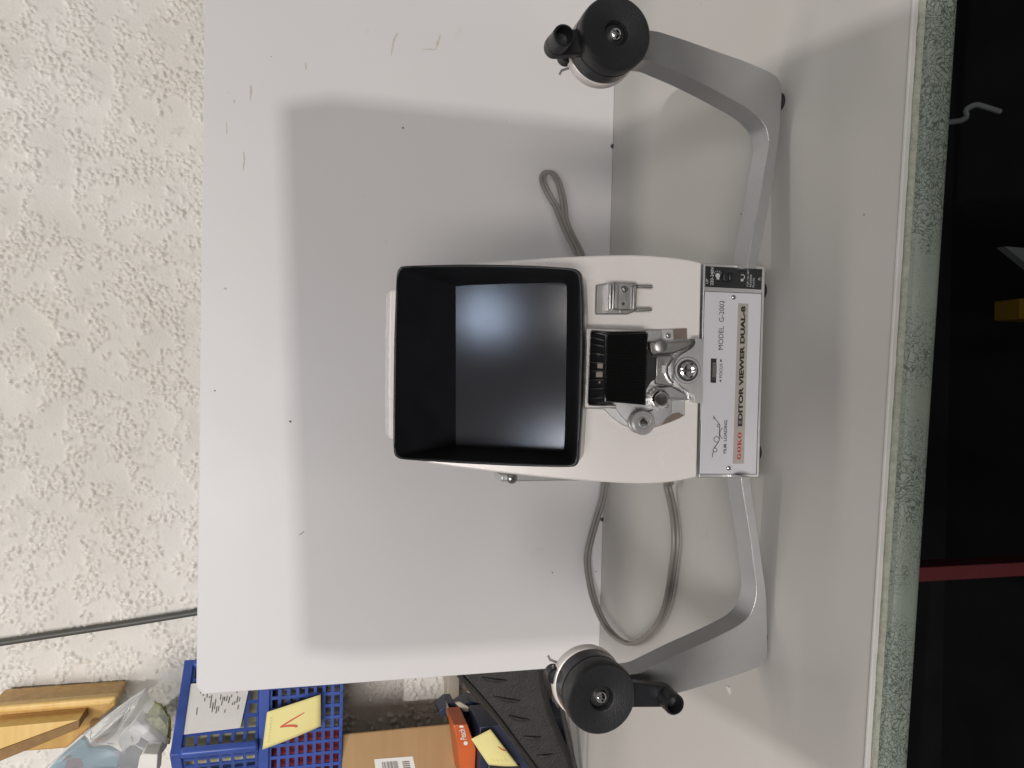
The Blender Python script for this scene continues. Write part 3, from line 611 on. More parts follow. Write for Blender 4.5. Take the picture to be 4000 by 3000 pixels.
# --- reel arms
armL_in = [(2896, 1862), (2897, 1884), (2911, 1979), (2930, 2093), (2943, 2201), (2953, 2277), (2954, 2321), (2946, 2364), (2924, 2408), (2884, 2443), (2812, 2481), (2742, 2514), (2664, 2549), (2548, 2606), (2500, 2628), (2465, 2634), (2420, 2640), (2370, 2640)]
armL_out = [(2931, 1862), (2932, 1881), (2946, 1979), (2962, 2093), (2977, 2201), (2991, 2304.5), (2996, 2397), (2997, 2549), (2989, 2578), (2959.5, 2605.6), (2851, 2646), (2677, 2700), (2600, 2716), (2480, 2724), (2380, 2712)]
armR_out = [(2380, 160), (2460, 128), (2546, 119), (2632.6, 142.5), (2732, 176), (2831, 212), (2898, 235), (2977, 268), (3024, 292), (3047, 318), (3053.5, 345), (3051.5, 411), (3047, 497), (3030, 630), (3010, 762), (2987, 882), (2957, 1027), (2953, 1050)]
armR_in = [(2920, 1048), (2923, 1024), (2937.5, 928), (2964, 795), (2987, 663), (3000, 590), (3002, 543.5), (2990.5, 497), (2957, 454), (2911, 418), (2845, 381), (2765, 338), (2672, 292), (2586, 255), (2546, 239), (2505, 236), (2460, 245), (2400, 240)]
def arm(out, inn, disc_px, crank_px, foot_x, label):
    a_o = prism('reel_arm', [tuple(p) for p in smoothc(out, 3, False)]+[tuple(p) for p in smoothc(inn, 3, False)], ARM, 0, .0185, M['armgrey'], ed_o, bevel=.0017, seg=4)
    a_o['label'] = label
    yd = -.034
    q_ = loc(onpl(*disc_px, wld((0, yd, 0)), MD[1])); ax = -MD[1]; c0_ = wld((q_[0], ARMY, q_[2]))      # hub axis on arm front face
    def L(name, prof_, mt, par, n=56, angle=35): V_, F_ = lathe(prof_, c0_, ax, n); return new(name, V_, F_, M[mt], par, angle=angle)
    dfr = ARMY-yd                                             # disc front above the arm face
    hub = L('hub', [(.012, -.0085), (.0205, -.0082), (.0219, -.0070), (.0222, -.0055), (.0222, -.0015), (.0218, -.0002), (.0208, .0002)], 'enamel', a_o)
    L('hub_skirt', [(.0212, -.0006), (.0212, .0105), (.0205, .0112), (.012, .0114)], 'skirt', a_o)
    L('reel_key', [(.006, -.008), (.006, -.034), (.0045, -.036)], 'blackp', a_o, 24)
    d_ = L('crank_disc', [(.019, dfr-.0125), (.0210, dfr-.0118), (.0216, dfr-.009), (.0216, dfr-.0035), (.0212, dfr-.0012), (.0202, dfr), (.0190, dfr-.0001), (.0088, dfr-.0009), (.0074, dfr-.0012), (.0062, dfr-.0034), (.0058, dfr-.0044), (.0001, dfr-.0044)], 'crinkle', a_o)
    V_, F_ = lathe([(.0036, dfr-.0046), (.0036, dfr-.0022), (.0030, dfr-.0014), (.0018, dfr-.0010), (.0001, dfr-.0009)], c0_, ax, 30); s_ = new('crank_screw', V_, F_, M['chrome'], a_o)
    d1_ = MD[0]*.5+MD[2]*.86; d2_ = np.cross(ax, d1_)
    V_, F_ = boxv(c0_+ax*(dfr-.0011)-d1_*.003-d2_*.0004, d1_*.006, d2_*.0008, ax*.0004); new('slot', V_, F_, M['gasket'], s_, smooth=False)
    ye = -.038; hq = loc(onpl(*crank_px, wld((0, ye, 0)), MD[1])); hc_ = wld((hq[0], ye, hq[2]))
    hb = wld((hq[0], ARMY-.010, hq[2])); cb = c0_+ax*.010
    u_ = (hb-cb); u_ = u_/np.linalg.norm(u_); v_ = np.cross(ax, u_)
    P_ = [cb+v_*.0085, hb+v_*.0066+u_*0]+[hb+v_*.0066*math.cos(t)+u_*.0066*math.sin(t) for t in np.linspace(.2, 2.94, 9)]+[hb-v_*.0066, cb-v_*.0085]
    V_, F_ = solid([p+ax*.0062 for p in P_], -ax*.0072); cr = new('crank_arm', V_, F_, M['blackp'], a_o, bevel=.0012, seg=3)
    ln = ARMY-.010-ye
    V_, F_ = lathe([(.0030, -.0035), (.0056, -.0030), (.0062, -.0014), (.0062, .0038), (.0057, .0042), (.0057, .0048), (.0063, .0054), (.0063, ln-.0008), (.0058, ln), (.0050, ln), (.0046, ln-.001), (.0044, ln-.008), (.0001, ln-.0085)], hb, ax, 36)
    new('crank_handle', V_, F_, M['blackp'], cr, angle=30)
    V_, F_ = lathe([(.0052, 0), (.006, .001), (.006, .0065)], wld((foot_x, ARMY+.0075, 0)), (0, 0, 1), 24); new('rubber_foot', V_, F_, M['rubber'], a_o)
    # thin catch wire behind the hub
    sg = np.sign(q_[0]); zt = q_[2]+.0225
    V_, F_ = tube([wld((q_[0]-sg*.010, ARMY+.010, zt-.006)), wld((q_[0]-sg*.0125, ARMY+.010, zt-.0005)), wld((q_[0]-sg*.0150, ARMY+.010, zt+.0008))], .0008, 8); new('catch_wire', V_, F_, M['alu'], a_o)
    V_, F_ = lathe([(.004, 0), (.0052, .001), (.0052, .008), (.004, .009)], wld((q_[0]-sg*.005, ARMY+.0105, zt-.002)), ax, 20); new('catch_knob', V_, F_, M['blackp'], a_o)
    return a_o
arm(armL_out, list(reversed(armL_in)), (2354, 2732), (2637, 2755), -.1770, 'reel arm with its crank handle turned down')
arm(armR_out, armR_in, (2411, 125), (2205, 136), .1785, 'reel arm with its crank handle turned up')

# --- mains cord: a loop in the air on the right, a wide loop on the table on the left
ZC = zf(1950, 600, 2.765); ZD = zf(2200, 1800, 1.8433)
pts = []
for x, y, yy in ((930, 1150, 0.678), (880, 1030, 0.690), (800, 880, 0.698), (735, 720, 0.704), (722, 600, 0.708), (705, 480, 0.710), (665, 330, 0.712), (620, 240, 0.714), (560, 200, 0.716), (510, 215, 0.718), (488, 270, 0.718), (510, 350, 0.716), (570, 470, 0.714), (635, 580, 0.711), (690, 720, 0.706), (760, 880, 0.698), (850, 1060, 0.690), (885, 1150, 0.680)):
    pts.append(aty(*ZC(x, y), yy))
pts.append(wld((.03, .13, .075))); pts.append(wld((-.03, .14, .045)))
for x, y, z in ((755, 100, .012), (765, 180, .006), (800, 330, .003), (820, 480, .003), (822, 620, .003), (805, 760, .003), (785, 900, .003), (755, 1040, .003), (710, 1150, .003), (650, 1230, .003), (580, 1290, .003), (495, 1318, .003)):
    pts.append(ground(*ZD(x, y), z))
for x, y, yy in ((400, 1275, .672), (320, 1190, .695), (255, 1060, .715), (215, 930, .728), (190, 780, .735), (188, 680, .735), (210, 570, .735), (250, 430, .735), (290, 300, .733), (315, 200, .730), (322, 120, .726), (320, 0, .72)):
    p = aty(*ZD(x, y), yy); p[2] = max(p[2], .003); pts.append(p)
path = smoothc(pts, 7, False)
A1, F1 = tube(path, .0019, 10)
A2, F2 = tube([p+A_([.0, .0006, .0034]) for p in path], .0019, 10)
cord = tag(new('mains_cord', *join([(A1, F1), (A2, F2)]), M['cord']), 'grey twin mains cord looping out behind the film editor on both sides', 'cord')

# ================================================================== behind the board, left
# cable on the wall
wp = [aty(*p, YW-.012) for p in ((-200, 2545), (0, 2512), (250, 2474), (500, 2436), (770, 2392), (1000, 2350))]
tag(new('wall_cable', *tube(smoothc(wp, 6, False), .0040, 12), M['cable']), 'dark grey cable running down the plaster wall to the board', 'cable')
# beige duct on the wall
p = aty(1757, 2640, YW); q0 = A_([-.66, YW-.028, p[2]-.0085])
tag(new('cable_duct', *boxv(q0, (.32, 0, 0), (0, .026, 0), (0, 0, .017)), M['beige'], bevel=.0015), 'beige plastic duct along the wall above the black case', 'cable duct')
# pine rail and plank, top left, fixed on the wall
ZP = zf(0, 2500, 2.4578)
P = [aty(*ZP(*q_), 1.0) for q_ in ((-120, 640), (1090, 545), (1125, 560), (1100, 640), (1010, 712), (640, 1040), (-120, 1100))]
V, Fc = solid(P, A_([0, .052, 0])); pr = thing('pine_shelf_rail', 'varnished pine rail with moulded edge high on the plaster wall', 'shelf rail', A_(P[0])-A_([0, 0, .02]))
new('board', V, Fc, M['pine'], pr, bevel=.002)
P2 = [aty(*ZP(*q_), .985) for q_ in ((-120, 650), (1088, 546), (1122, 562), (1060, 630), (-120, 715))]; V, Fc = solid(P2, A_([0, .0145, 0])); new('moulding', V, Fc, M['pine2'], pr, bevel=.004, seg=4)
V, Fc = lathe([(.006, 0), (.006, .0008), (.0001, .0006)], aty(*ZP(915, 795), 1.0)+A_([0, .0002, 0]), (0, -1, 0), 20); new('knot_hole', V, Fc, M['endgrain'], pr)
P = [aty(*ZP(*q_), .965) for q_ in ((-120, 850), (760, 768), (0, 1050), (-120, 1090))]; V, Fc = solid(P, A_([0, .034, 0]))
pk = thing('pine_plank', 'pale yellow pine plank with brown sawn end below the pine rail', 'plank', P[3])
new('plank_top', V, Fc, M['pine2'], pk, bevel=.0008)
P = [aty(*ZP(*q_), .9640) for q_ in ((762, 770), (758, 850), (400, 1000), (0, 1165), (-120, 1220), (-120, 1095), (0, 1055))]; V, Fc = solid(P, A_([0, .0355, 0])); new('sawn_end', V, Fc, M['endgrain'], pk, bevel=.0008)

# brown carton
ZB = zf(1300, 2500, 2.212); yB = .925
tl = aty(*ZB(78, 800), yB); trn = aty(*ZB(1000, 735), yB); zt = tl[2]; xr = (tl[0]+trn[0])/2
carton = thing('brown_carton', 'plain brown carton with a white printed label under the blue baskets', 'carton', (xr-.15, yB+.06, 0))
dv = A_([xr, yB, 0])/math.hypot(xr, yB); dv[0] -= .02; fx = A_([dv[1], -dv[0], 0]); cfn = A_([-dv[0], -dv[1], 0])
new('box', *boxv(A_([xr, yB, 0])-fx*.30, fx*.30, dv*.115, (0, 0, zt)), M['card'], carton, bevel=.002)
P = [onpl(*ZB(*q_), A_([xr, yB, 0])+cfn*.0006, cfn) for q_ in ((358, 1030), (690, 1005), (730, 1180), (380, 1200))]
V, Fc = solid(P, -cfn*.0006); lab = new('printed_label', V, Fc, M['paper'], carton, smooth=False)
def on_quad(P, a, b, e=.0009): return (A_(P[0])*(1-a)+A_(P[1])*a)*(1-b)+(A_(P[3])*(1-a)+A_(P[2])*a)*b-A_([0, e, 0])
bars = []
for i in range(16):
    a = .18+.42*i/16; wd = random.choice((.006, .012, .016)); bars.append([on_quad(P, a, .16), on_quad(P, a+wd, .16), on_quad(P, a+wd, .7), on_quad(P, a, .7)])
for i in range(5): bars.append([on_quad(P, .70, .2+.1*i), on_quad(P, .88, .2+.1*i), on_quad(P, .88, .25+.1*i), on_quad(P, .70, .25+.1*i)])
V = [p for b_ in bars for p in b_]; new('barcode', V, [(4*i, 4*i+1, 4*i+2, 4*i+3) for i in range(len(bars))], M['greyp'], lab, smooth=False)

# blue baskets
def lattice(o, ux, uz, n_, w_, h_, nx_, nz__, bar, th, skip=()):
    """lattice in the plane o + ux*[0..w] + uz*[0..h]"""
    B = []
    for i in range(nx_+1):
        if ('v', i) in skip: continue
        x = (w_-bar)*i/nx_; B.append(boxv(o+ux*x, ux*bar, n_*th, uz*h_))
    for j in range(nz__+1): z = (h_-bar)*j/nz__; B.append(boxv(o+uz*z+n_*th*.12, ux*w_, n_*th*.76, uz*bar))
    return join(B)
def basket(o, yaw, w_, d_, h_, label, nxf, nxs, nzz, sheet=None):
    c_, s_ = math.cos(yaw), math.sin(yaw); ux = A_([c_, s_, 0]); uy = A_([-s_, c_, 0]); uz = A_([0, 0, 1.])
    t = thing('storage_basket', label, 'basket', o, 'blue plastic baskets stacked behind the board')
    th = .0022; bar = .0036
    V_, F_ = lattice(o, ux, uz, uy, w_, h_, nxf, nzz, bar, th); new('front_grid', V_, F_, M['blue'], t, smooth=False)
    V_, F_ = lattice(o+uy*(d_-th), ux, uz, uy, w_, h_, nxf, nzz, bar, th); new('back_grid', V_, F_, M['blue'], t, smooth=False)
    for k_ in (0, 1):
        V_, F_ = lattice(o+ux*(w_-th if k_ else 0)+uy*th, uy, uz, ux, d_-2*th, h_, nxs, nzz, bar, th); new('end_grid', V_, F_, M['blue'], t, smooth=False)
    new('base', *boxv(o+uz*.0005, ux*w_, uy*d_, uz*.002), M['blue'], t, bevel=.0004)
    e = .004; B = [boxv(o-ux*e-uy*e+uz*(h_-.001), ux*(w_+2*e), uy*(e+.004), uz*.011), boxv(o-ux*e+uy*(d_-.004)+uz*(h_-.001), ux*(w_+2*e), uy*(e+.004), uz*.011),
         boxv(o-ux*e+uy*.002+uz*(h_-.0008), ux*(e+.004), uy*(d_-.004), uz*.0106), boxv(o+ux*(w_-.004)+uy*.002+uz*(h_-.0008), ux*(e+.004), uy*(d_-.004), uz*.0106)]
    new('rim', *join(B), M['blue'], t, bevel=.001)
    for a in (0, 1):
        for b_ in (0, 1): new('corner_post', *boxv(o+ux*(a*w_-.005)+uy*(b_*d_-.005), ux*.010, uy*.010, uz*h_), M['blue'], t, bevel=.003, seg=3)
    return t, ux, uy, uz
# lower basket, front nearly square to the viewer
fz = zf(500, 2550, 2.458)
lo = aty(*fz(1990, 700), yB); up_ = aty(*fz(1330, 700), yB); rt = aty(*fz(1500, 250), yB)
z2 = zt+.0004; h2 = .082; x2 = -.345
o2 = A_([x2-.24, yB-.006, z2])
b2, ux2, uy2, uz2 = basket(o2, math.radians(-3), .24, .12, h2, 'lower blue lattice basket holding the yellow sticky note with red tick', 17, 8, 8)
z1b = z2+h2+.0105; o1c = A_([-.408, yB-.028, z1b])            # near corner of the upper basket
h1 = .080; yaw1 = math.radians(-36)
c_, s_ = math.cos(yaw1), math.sin(yaw1); o1 = o1c-A_([c_, s_, 0])*.18
b1, ux1, uy1, uz1 = basket(o1, yaw1, .18, .11, h1, 'upper blue basket turned cornerwise with a white price label at its end', 12, 6, 6)
for j in (.03, .07):
    pass
# contents
tag(new('blue_folder_sheet', *boxv(o1+ux1*.03+uy1*.006+uz1*.006, ux1*.10, uy1*.003, uz1*.075), M['bluef'], bevel=.0005), 'flat blue card standing inside the upper blue basket', 'card')
tag(new('cream_carton', *boxv(o1+ux1*.012+uy1*.016+uz1*.003, ux1*.15, uy1*.07, uz1*.078), mat('cream_carton_print', (.62, .58, .36), .6, 0, .1, 30), bevel=.001), 'cream carton seen through the upper basket lattice', 'carton')
pl = [o1+ux1*.1815+uy1*a+uz1*b_ for a, b_ in ((.022, .020), (.086, .012), (.082, .084), (.020, .080))]
V, Fc = solid(pl, ux1*.0007); price = tag(new('price_label', V, Fc, M['paper'], smooth=False), 'white printed price label stuck on the end of the upper basket', 'label')
pe = []
for i in range(34):
    a = random.uniform(.32, .78); b_ = .10+.036*(i % 20)+random.uniform(0, .01); w_ = random.uniform(.04, .16)
    q4 = [(a, b_), (a+w_, b_), (a+w_, b_+.018), (a, b_+.018)]
    pe.append([(A_(pl[0])*(1-u)+A_(pl[1])*u)*(1-v)+(A_(pl[3])*(1-u)+A_(pl[2])*u)*v+ux1*.0009 for u, v in q4])
new('print', [p for q_ in pe for p in q_], [(4*i, 4*i+1, 4*i+2, 4*i+3) for i in range(len(pe))], M['greyp'], price, smooth=False)
for i, (a, w_, h_, mt, lb, nm) in enumerate(((.012, .05, .085, 'greyp', 'grey carton in the left half of the lower basket', 'carton'), (.066, .055, .078, 'white_box', 'white carton in the middle of the lower basket', 'carton'),
                                  (.125, .045, .092, 'redbox', 'dark red carton in the lower basket', 'carton'), (.174, .05, .07, 'greyp', 'grey carton at the right end of the lower basket', 'carton'))):
    tag(new('small_carton', *boxv(o2+ux2*a+uy2*.022+uz2*.0028, ux2*w_, uy2*.07, uz2*h_), M[mt], bevel=.001), lb, nm, 'small cartons in the lower basket')
# sticky note with red tick on the lower basket
yn = o2[1]-.026
npx = [fz(*q_) for q_ in ((1335, 570), (1850, 400), (1850, 700), (1290, 930))]
def note_pt(a, b_, e=0):
    p = (A_(NP[0])*(1-a)+A_(NP[1])*a)*(1-b_)+(A_(NP[3])*(1-a)+A_(NP[2])*a)*b_
    return p-A_([0, e+.0035*math.sin(a*2.6)*math.sin(b_*2.2), 0])
def note(npx_, y, label, name='sticky_note'):
    global NP
    NP = [aty(*q_, y) for q_ in npx_]; n = 10; V_ = [note_pt(i/n, j/n) for j in range(n+1) for i in range(n+1)]
    F_ = [(j*(n+1)+i, j*(n+1)+i+1, (j+1)*(n+1)+i+1, (j+1)*(n+1)+i) for j in range(n) for i in range(n)]
    o_ = tag(new(name, V_, F_, M['yellow']), label, 'sticky note', 'yellow sticky notes'); s_ = o_.modifiers.new('solid', 'SOLIDIFY'); s_.thickness = .0002; return o_
def nstroke(pts_, w_, mt, par, nm):
    V_ = []; F_ = []
    P_ = smoothc(pts_, 5, False)
    for i, p in enumerate(P_):
        t = P_[min(i+1, len(P_)-1)]-P_[max(i-1, 0)]; t = t/np.linalg.norm(t); nn = A_([-t[1], t[0]]); ww = w_*(.55+.45*math.sin(math.pi*(i+.5)/len(P_)))
        for sg in (-1, 1): q_ = p+nn*ww*sg/2; V_.append(note_pt(q_[0], q_[1], .0006))
    for i in range(len(P_)-1): F_.append((2*i, 2*i+1, 2*i+3, 2*i+2))
    return new(nm, V_, F_, M[mt], par, smooth=False)
sn = note(npx, yn, 'yellow sticky note with a red tick on the lower blue basket')
nstroke([(.70, .36), (.50, .43), (.30, .52), (.28, .53)], .045, 'marker', sn, 'red_tick')
nstroke([(.28, .53), (.42, .57), (.54, .64), (.58, .70)], .055, 'marker', sn, 'red_tick')
for j in range(9): nstroke([(.07+.012*(j % 2), .18+.08*j), (.11, .20+.08*j), (.08, .22+.08*j)], .012, 'pencil', sn, 'pencil_mark')
# orange carton, navy tray, second note and its little box, black case
def poly_thing(name, pts_, fn, y, dep, mt, label, cat, bevel=.001, seg=2, to_ground=False, **k_):
    P_ = [aty(*fn(*q_), y) for q_ in pts_]; V_, F_ = solid(P_, A_([0, dep, 0])); return tag(new(name, V_, F_, M[mt], bevel=bevel, seg=seg, **k_), label, cat)
zo = aty(*ZB(1100, 735), .875)[2]
xo0 = aty(*ZB(1100, 740), .875)
def vbox(name, x, y, wx, dy, ztop, yaw, mt, parent=None, bevel=.001, zb=0.):
    c_, s_ = math.cos(yaw), math.sin(yaw); return new(name, *boxv((x, y, zb), A_([c_, s_, 0])*wx, A_([-s_, c_, 0])*dy, (0, 0, ztop-zb)), M[mt], parent, bevel=bevel)
oc = thing('orange_carton', 'orange ink carton with white lettering beside the brown carton', 'carton', (xo0[0]-.05, .84, 0))
P = [aty(*ZB(*q_), .86) for q_ in ((1040, 735), (1165, 728), (1238, 940), (1225, 1250), (1120, 1250), (1072, 880))]
P = [p for p in P]; V, Fc = solid(P, A_([0, .05, 0])); ob = new('box', V, Fc, M['orange'], oc, bevel=.0012)
BP = type('c', (), {'__call__': lambda s, a, b, c=0: aty(a, b, .86-c), 'n': A_([0, -1., 0])})()
text('lettering', 'Peach', ZB(1158, 858), ZB(1140, 768), ZB(1105, 862), BP, .0006, M['paper'], ob, .01)
for cx_, cy_, rx, ry in ((1112, 748, 20, 11), (1148, 892, 18, 18)):
    flat('printed_dot', [[ZB(cx_+rx*math.cos(t), cy_+ry*math.sin(t)) for t in np.linspace(0, 2*math.pi, 16, endpoint=False)]], BP, .0006, M['paper'], ob)
zlow = 0.
# base of the orange carton stands on a plain box hidden behind the black case
tag(vbox('small_box', xo0[0]-.14, .845, .15, .06, min(p_[2] for p_ in P)-.0005, 0, 'navy'), 'small dark box behind the black case under the orange carton', 'box')
tr = thing('navy_tray', 'dark navy plastic tray corner behind the orange carton', 'tray', aty(*ZB(1000, 700), .90))
P = [aty(*ZB(*q_), .915) for q_ in ((915, 652), (918, 615), (985, 550), (1050, 545), (1070, 600), (1180, 530), (1330, 560), (1420, 900), (1240, 780), (1180, 660), (1170, 720), (1045, 712), (1035, 650), (970, 660))]
V, Fc = solid(P, A_([0, .03, 0])); new('tray_wall', V, Fc, M['navy'], tr, bevel=.001)
P = [aty(*ZB(*q_), .905) for q_ in ((985, 535), (1012, 600), (1080, 850), (1060, 880), (1020, 740), (985, 640))]; V, Fc = solid(P, A_([0, .008, 0])); new('tray_edge', V, Fc, M['greyp'], tr, bevel=.0008)
P = [aty(*ZB(*q_), .908) for q_ in ((1058, 545), (1100, 538), (1175, 580), (1170, 620), (1130, 622))]; V, Fc = solid(P, A_([0, .004, 0])); new('paper_tag', V, Fc, M['beige'], tr, bevel=.0004)
tag(vbox('stand_box', tr.location[0]-.16, .902, .20, .020, min((aty(*ZB(1240, 780), .915)[2]), .2)-.06, 0, 'navy'), 'narrow dark box hidden low behind the black case', 'box')
nb = thing('yellow_topped_box', 'small dark box with a yellow sticky note folded over its top', 'box', ground(*ZB(1500, 1500)))
P = [aty(*ZB(*q_), .84) for q_ in ((1345, 1075), (1620, 1082), (1640, 1500), (1330, 1500))]; P[2][2] = max(P[2][2], 0); P[3][2] = max(P[3][2], 0)
V, Fc = solid(P, A_([0, .05, 0])); new('box', V, Fc, M['blackp'], nb, bevel=.001)
sn2 = note([ZB(1195, 855), ZB(1362, 770), ZB(1600, 1082), ZB(1345, 1078)], .834, 'yellow sticky note lying over the small dark box next to the black case')
nstroke([(.80, .42), (.88, .52), (.97, .56)], .05, 'marker', sn2, 'red_mark')
for j in range(4): nstroke([(.25+.15*j, .75), (.28+.15*j, .80), (.27+.15*j, .86)], .014, 'pencil', sn2, 'pencil_mark')
bk = thing('black_case', 'long black ribbed leather case leaning behind the white board', 'case', ground(2300, 2980))
P = [aty(*ZB(*q_), .80) for q_ in ((1040, 240), (1820, 180), (1850, 400), (1900, 600), (1960, 760), (2050, 960), (2100, 1100), (2120, 1200), (1800, 1240), (1640, 1020), (1480, 790), (1330, 620), (1180, 460))]
for p in P: p[2] = max(p[2], .0005)
V, Fc = solid(P, A_([0, .045, 0])); new('body', V, Fc, M['leather'], bk, bevel=.008, seg=4)
for a, b_ in (((1290, 325), (1500, 350)), ((1395, 490), (1620, 525)), ((1520, 655), (1700, 690)), ((1650, 835), (1800, 840)), ((1760, 1000), (1900, 985))):
    c0_ = [aty(*ZB(a[0]+(b_[0]-a[0])*t, a[1]+(b_[1]-a[1])*t+14*math.sin(t*3.1)), .7993) for t in np.linspace(0, 1, 9)]
    new('seam_ridge', *tube(c0_, [.0006+.0018*math.sin(math.pi*t) for t in np.linspace(.03, .97, 9)], 8), M['leather'], bk)
c0_ = [aty(*ZB(x, y), .7985) for x, y in ((1090, 300), (1250, 470), (1400, 650), (1550, 850), (1700, 1050), (1800, 1200))]
new('edge_piping', *tube(smoothc(c0_, 5, False), .0028, 8), M['leather'], bk)
P = [aty(*ZB(*q_), .775) for q_ in ((1905, 225), (1945, 225), (1960, 420), (2010, 640), (2060, 860), (2110, 1080), (2150, 1200), (2110, 1230), (2030, 900), (1985, 700), (1935, 470))]
for p in P: p[2] = max(p[2], .0005)
V, Fc = solid(P, A_([0, .006, 0])); tag(new('black_strap', V, Fc, M['leather'], bevel=.0012), 'narrow black strap hanging between the black case and the left crank', 'strap')
P = [aty(*ZB(*q_), .90) for q_ in ((1790, 200), (1940, 190), (1930, 420), (1900, 560), (1880, 600), (1840, 480))]
V, Fc = solid(P, A_([0, .03, 0])); tag(new('grey_cover', V, Fc, M['greyp'], bevel=.008, seg=4), 'rounded grey plastic cover between the black case and the strap', 'cover')
# clear bag with ink cartons on top of the upper basket
zb1 = z1b+h1+.0105
ik = thing('ink_carton', 'white and grey ink carton with a round emblem inside the clear bag', 'carton', aty(*ZP(1300, 900), .93))
P = [aty(*ZP(*q_), .93) for q_ in ((1130, 945), (1300, 745), (1340, 770), (1600, 1030), (1440, 1240), (1180, 1060))]; V, Fc = solid(P, A_([0, .03, 0])); bx = new('box', V, Fc, M['white_box'], ik, bevel=.001)
P = [aty(*ZP(*q_), .9285) for q_ in ((1160, 1080), (1290, 985), (1430, 1090), (1370, 1230), (1150, 1230))]; V, Fc = solid(P, A_([0, .001, 0])); new('printed_panel', V, Fc, M['greybox'], ik, smooth=False)
P = [aty(*ZP(*q_), .9285) for q_ in ((1232, 930), (1290, 878), (1560, 1060), (1530, 1090), (1330, 990), (1275, 975))]; V, Fc = solid(P, A_([0, .001, 0])); new('printed_band', V, Fc, M['greybox'], ik, smooth=False)
V, Fc = lathe([(.0075, 0), (.0075, .0006), (.0001, .0007)], aty(*ZP(1287, 928), .928), (0, -1, 0), 28); em = new('emblem', V, Fc, M['paper'], ik)
EP = type('c', (), {'__call__': lambda s, a, b, c=0: aty(a, b, .9265-c), 'n': A_([0, -1., 0])})()
text('lettering', 'hp', ZP(1307, 948), ZP(1285, 905), ZP(1278, 962), EP, 0, M['greybox'], ik, .01)
tp = thing('teal_packet', 'teal blue printed packet inside the clear bag at the frame edge', 'packet', aty(*ZP(800, 1250), .935))
P = [aty(*ZP(*q_), .935) for q_ in ((830, 950), (860, 1000), (1040, 1010), (1185, 1105), (1150, 1190), (960, 1195), (930, 1330), (480, 1330), (500, 1215))]; V, Fc = solid(P, A_([0, .012, 0])); new('packet', V, Fc, M['teal'], tp, bevel=.003, seg=3)
V, Fc = lathe([(.0085, 0), (.008, .0006), (.0001, .0007)], aty(*ZP(728, 1180), .935), (0, -1, 0), 24); new('red_spot', V, Fc, M['plum'], tp)
bm = bmesh.new(); bmesh.ops.create_icosphere(bm, subdivisions=4, radius=.019); wc_ = aty(*ZP(1500, 840), .955)
from mathutils import noise as mnoise
V = []
for v in bm.verts:
    d_ = v.co.normalized(); f_ = 1+.45*mnoise.noise(d_*2.3)+.22*mnoise.noise(d_*6)+.1*abs(mnoise.noise(d_*13)); V.append(A_((v.co*f_)[:])*A_([1.3, .6, .8])+wc_)
Fc = [[v.index for v in f.verts] for f in bm.faces]; bm.free()
mo = tag(new('packing_wad', V, Fc, M['moss'], angle=60), 'greenish crumpled packing between ink carton and blue basket', 'packing')
poly_thing('white_carton', ((1340, 1130), (1370, 1092), (1515, 1098), (1500, 1330), (1300, 1330)), ZP, .885, .03, 'white_box', 'small white carton in front of the upper blue basket at the frame edge', 'carton')
bgo = [(430, 1240), (860, 870), (880, 860), (1150, 640), (1385, 470), (1400, 455), (1460, 600), (1640, 700), (1600, 1000), (1450, 1300), (430, 1330)]
P = [aty(*ZP(*q_), .915) for q_ in bgo]; cb_ = sum(P)/len(P); V = []; Fc = []
for j, (sc_, dy) in enumerate(((1, 0), (.85, -.006), (.6, -.010), (.3, -.008))):
    for i, p in enumerate(P): V.append(cb_+(p-cb_)*sc_+A_([random.uniform(-.002, .002), dy+random.uniform(-.004, .004), random.uniform(-.002, .002)]) if j else p)
n = len(P)
for j in range(3):
    for i in range(n): a, b_ = j*n+i, j*n+(i+1) % n; Fc.append((a, b_, b_+n, a+n))
Fc.append(tuple(3*n+i for i in range(n)))
bagt = thing('plastic_bag', 'clear crumpled plastic bag on the upper blue basket', 'bag', aty(*ZP(1000, 1250), .915))
bo = new('film', V, Fc, M['bag'], bagt); sd = bo.modifiers.new('s', 'SUBSURF'); sd.levels = sd.render_levels = 2
for L in ([(430, 1235), (860, 868), (1150, 640), (1388, 478)], [(875, 870), (870, 930), (900, 945), (1040, 800), (1220, 640), (1380, 490)], [(1150, 835), (1200, 720), (1270, 590), (1370, 495)], [(860, 980), (1000, 985), (1100, 1000)]):
    c0_ = [aty(*ZP(x, y), .909) for x, y in L]; new('fold', *tube(smoothc(c0_, 5, False), .0007, 8), mat('bag_fold', (.72, .73, .74), .2, 0, .02, 30, trans=.5), bagt)

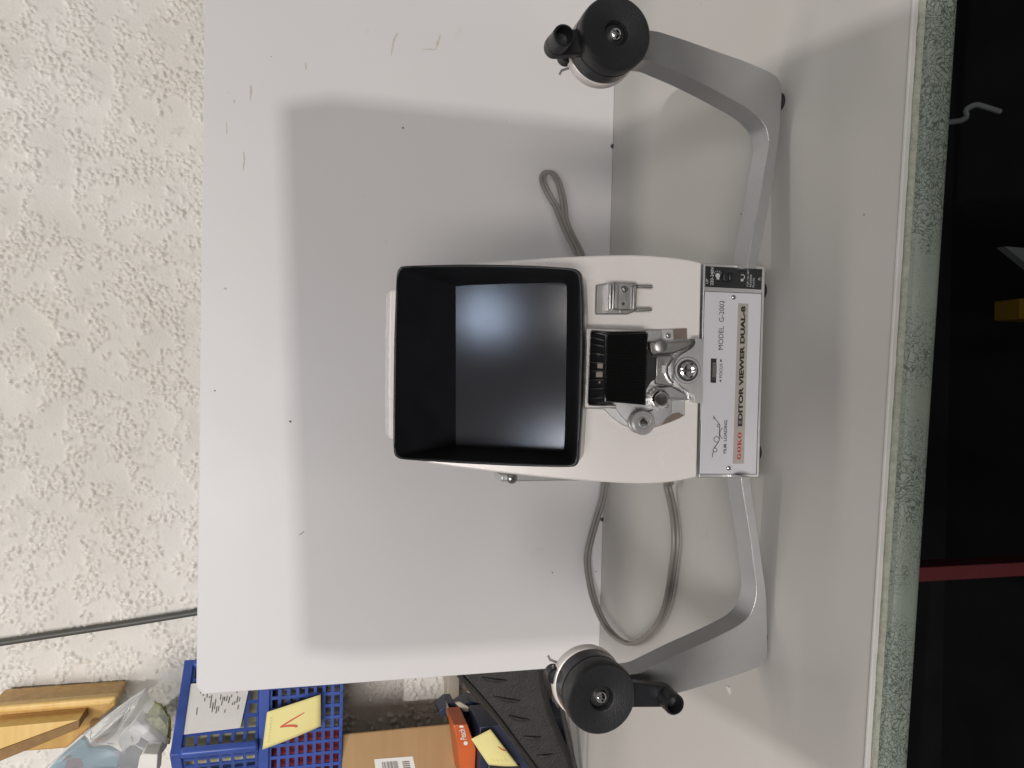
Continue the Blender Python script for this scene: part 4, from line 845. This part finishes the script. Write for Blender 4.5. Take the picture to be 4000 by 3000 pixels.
# ================================================================== small things on the table and under it
ch = [ground(*disp(*q_), .0006) for q_ in ((1568, 1480), (1576, 1486), (1577, 1500), (1570, 1492))]; V, Fc = solid(ch, A_([0, 0, -.0005]))
tag(new('paper_scrap', V, Fc, M['paper'], smooth=False), 'tiny pale paper scrap on the table under the left reel arm', 'scrap')
for q_, lb in (((1301, 1122), 'small dark screw head at the board foot near the wide cord loop'), ((1323, 316), 'small dark screw head at the board foot on the right')):
    c0_ = onb(*disp(*q_)); V, Fc = lathe([(.0022, -.001), (.0022, .0008), (.0012, .0016)], c0_, bnl, 16); tag(new('screw_head', V, Fc, M['gasket']), lb, 'screw', 'screw heads at the foot of the board')
def under(name, pts_, y, dep, mt, label, cat, bevel=.001):
    P_ = [aty(*q_, y) for q_ in pts_]; V_, F_ = solid(P_, A_([0, dep, 0])); return tag(new(name, V_, F_, M[mt], bevel=bevel), label, cat)
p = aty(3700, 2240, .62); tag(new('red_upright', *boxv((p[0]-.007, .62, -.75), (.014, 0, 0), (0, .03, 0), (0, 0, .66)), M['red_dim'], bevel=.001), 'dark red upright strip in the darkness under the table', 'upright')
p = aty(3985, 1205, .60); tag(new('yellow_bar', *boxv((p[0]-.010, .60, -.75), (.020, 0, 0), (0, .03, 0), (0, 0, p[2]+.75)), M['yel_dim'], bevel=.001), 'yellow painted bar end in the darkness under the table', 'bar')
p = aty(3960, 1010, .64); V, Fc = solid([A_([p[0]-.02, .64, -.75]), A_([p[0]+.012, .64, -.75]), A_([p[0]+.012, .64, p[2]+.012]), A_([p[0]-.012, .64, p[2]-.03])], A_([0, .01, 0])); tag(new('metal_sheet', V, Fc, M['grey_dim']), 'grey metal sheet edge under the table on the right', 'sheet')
hk = [aty(*disp(*q_), .50) for q_ in ((1990, 300), (2045, 265), (2088, 236), (2107, 227), (2125, 230), (2160, 241))]; hk[0][2] = -.022
tag(new('hooked_rod', *tube(smoothc(hk, 5, False), .0022, 10), M['grey_dim']), 'thin bent metal rod hanging under the green table rail', 'rod')
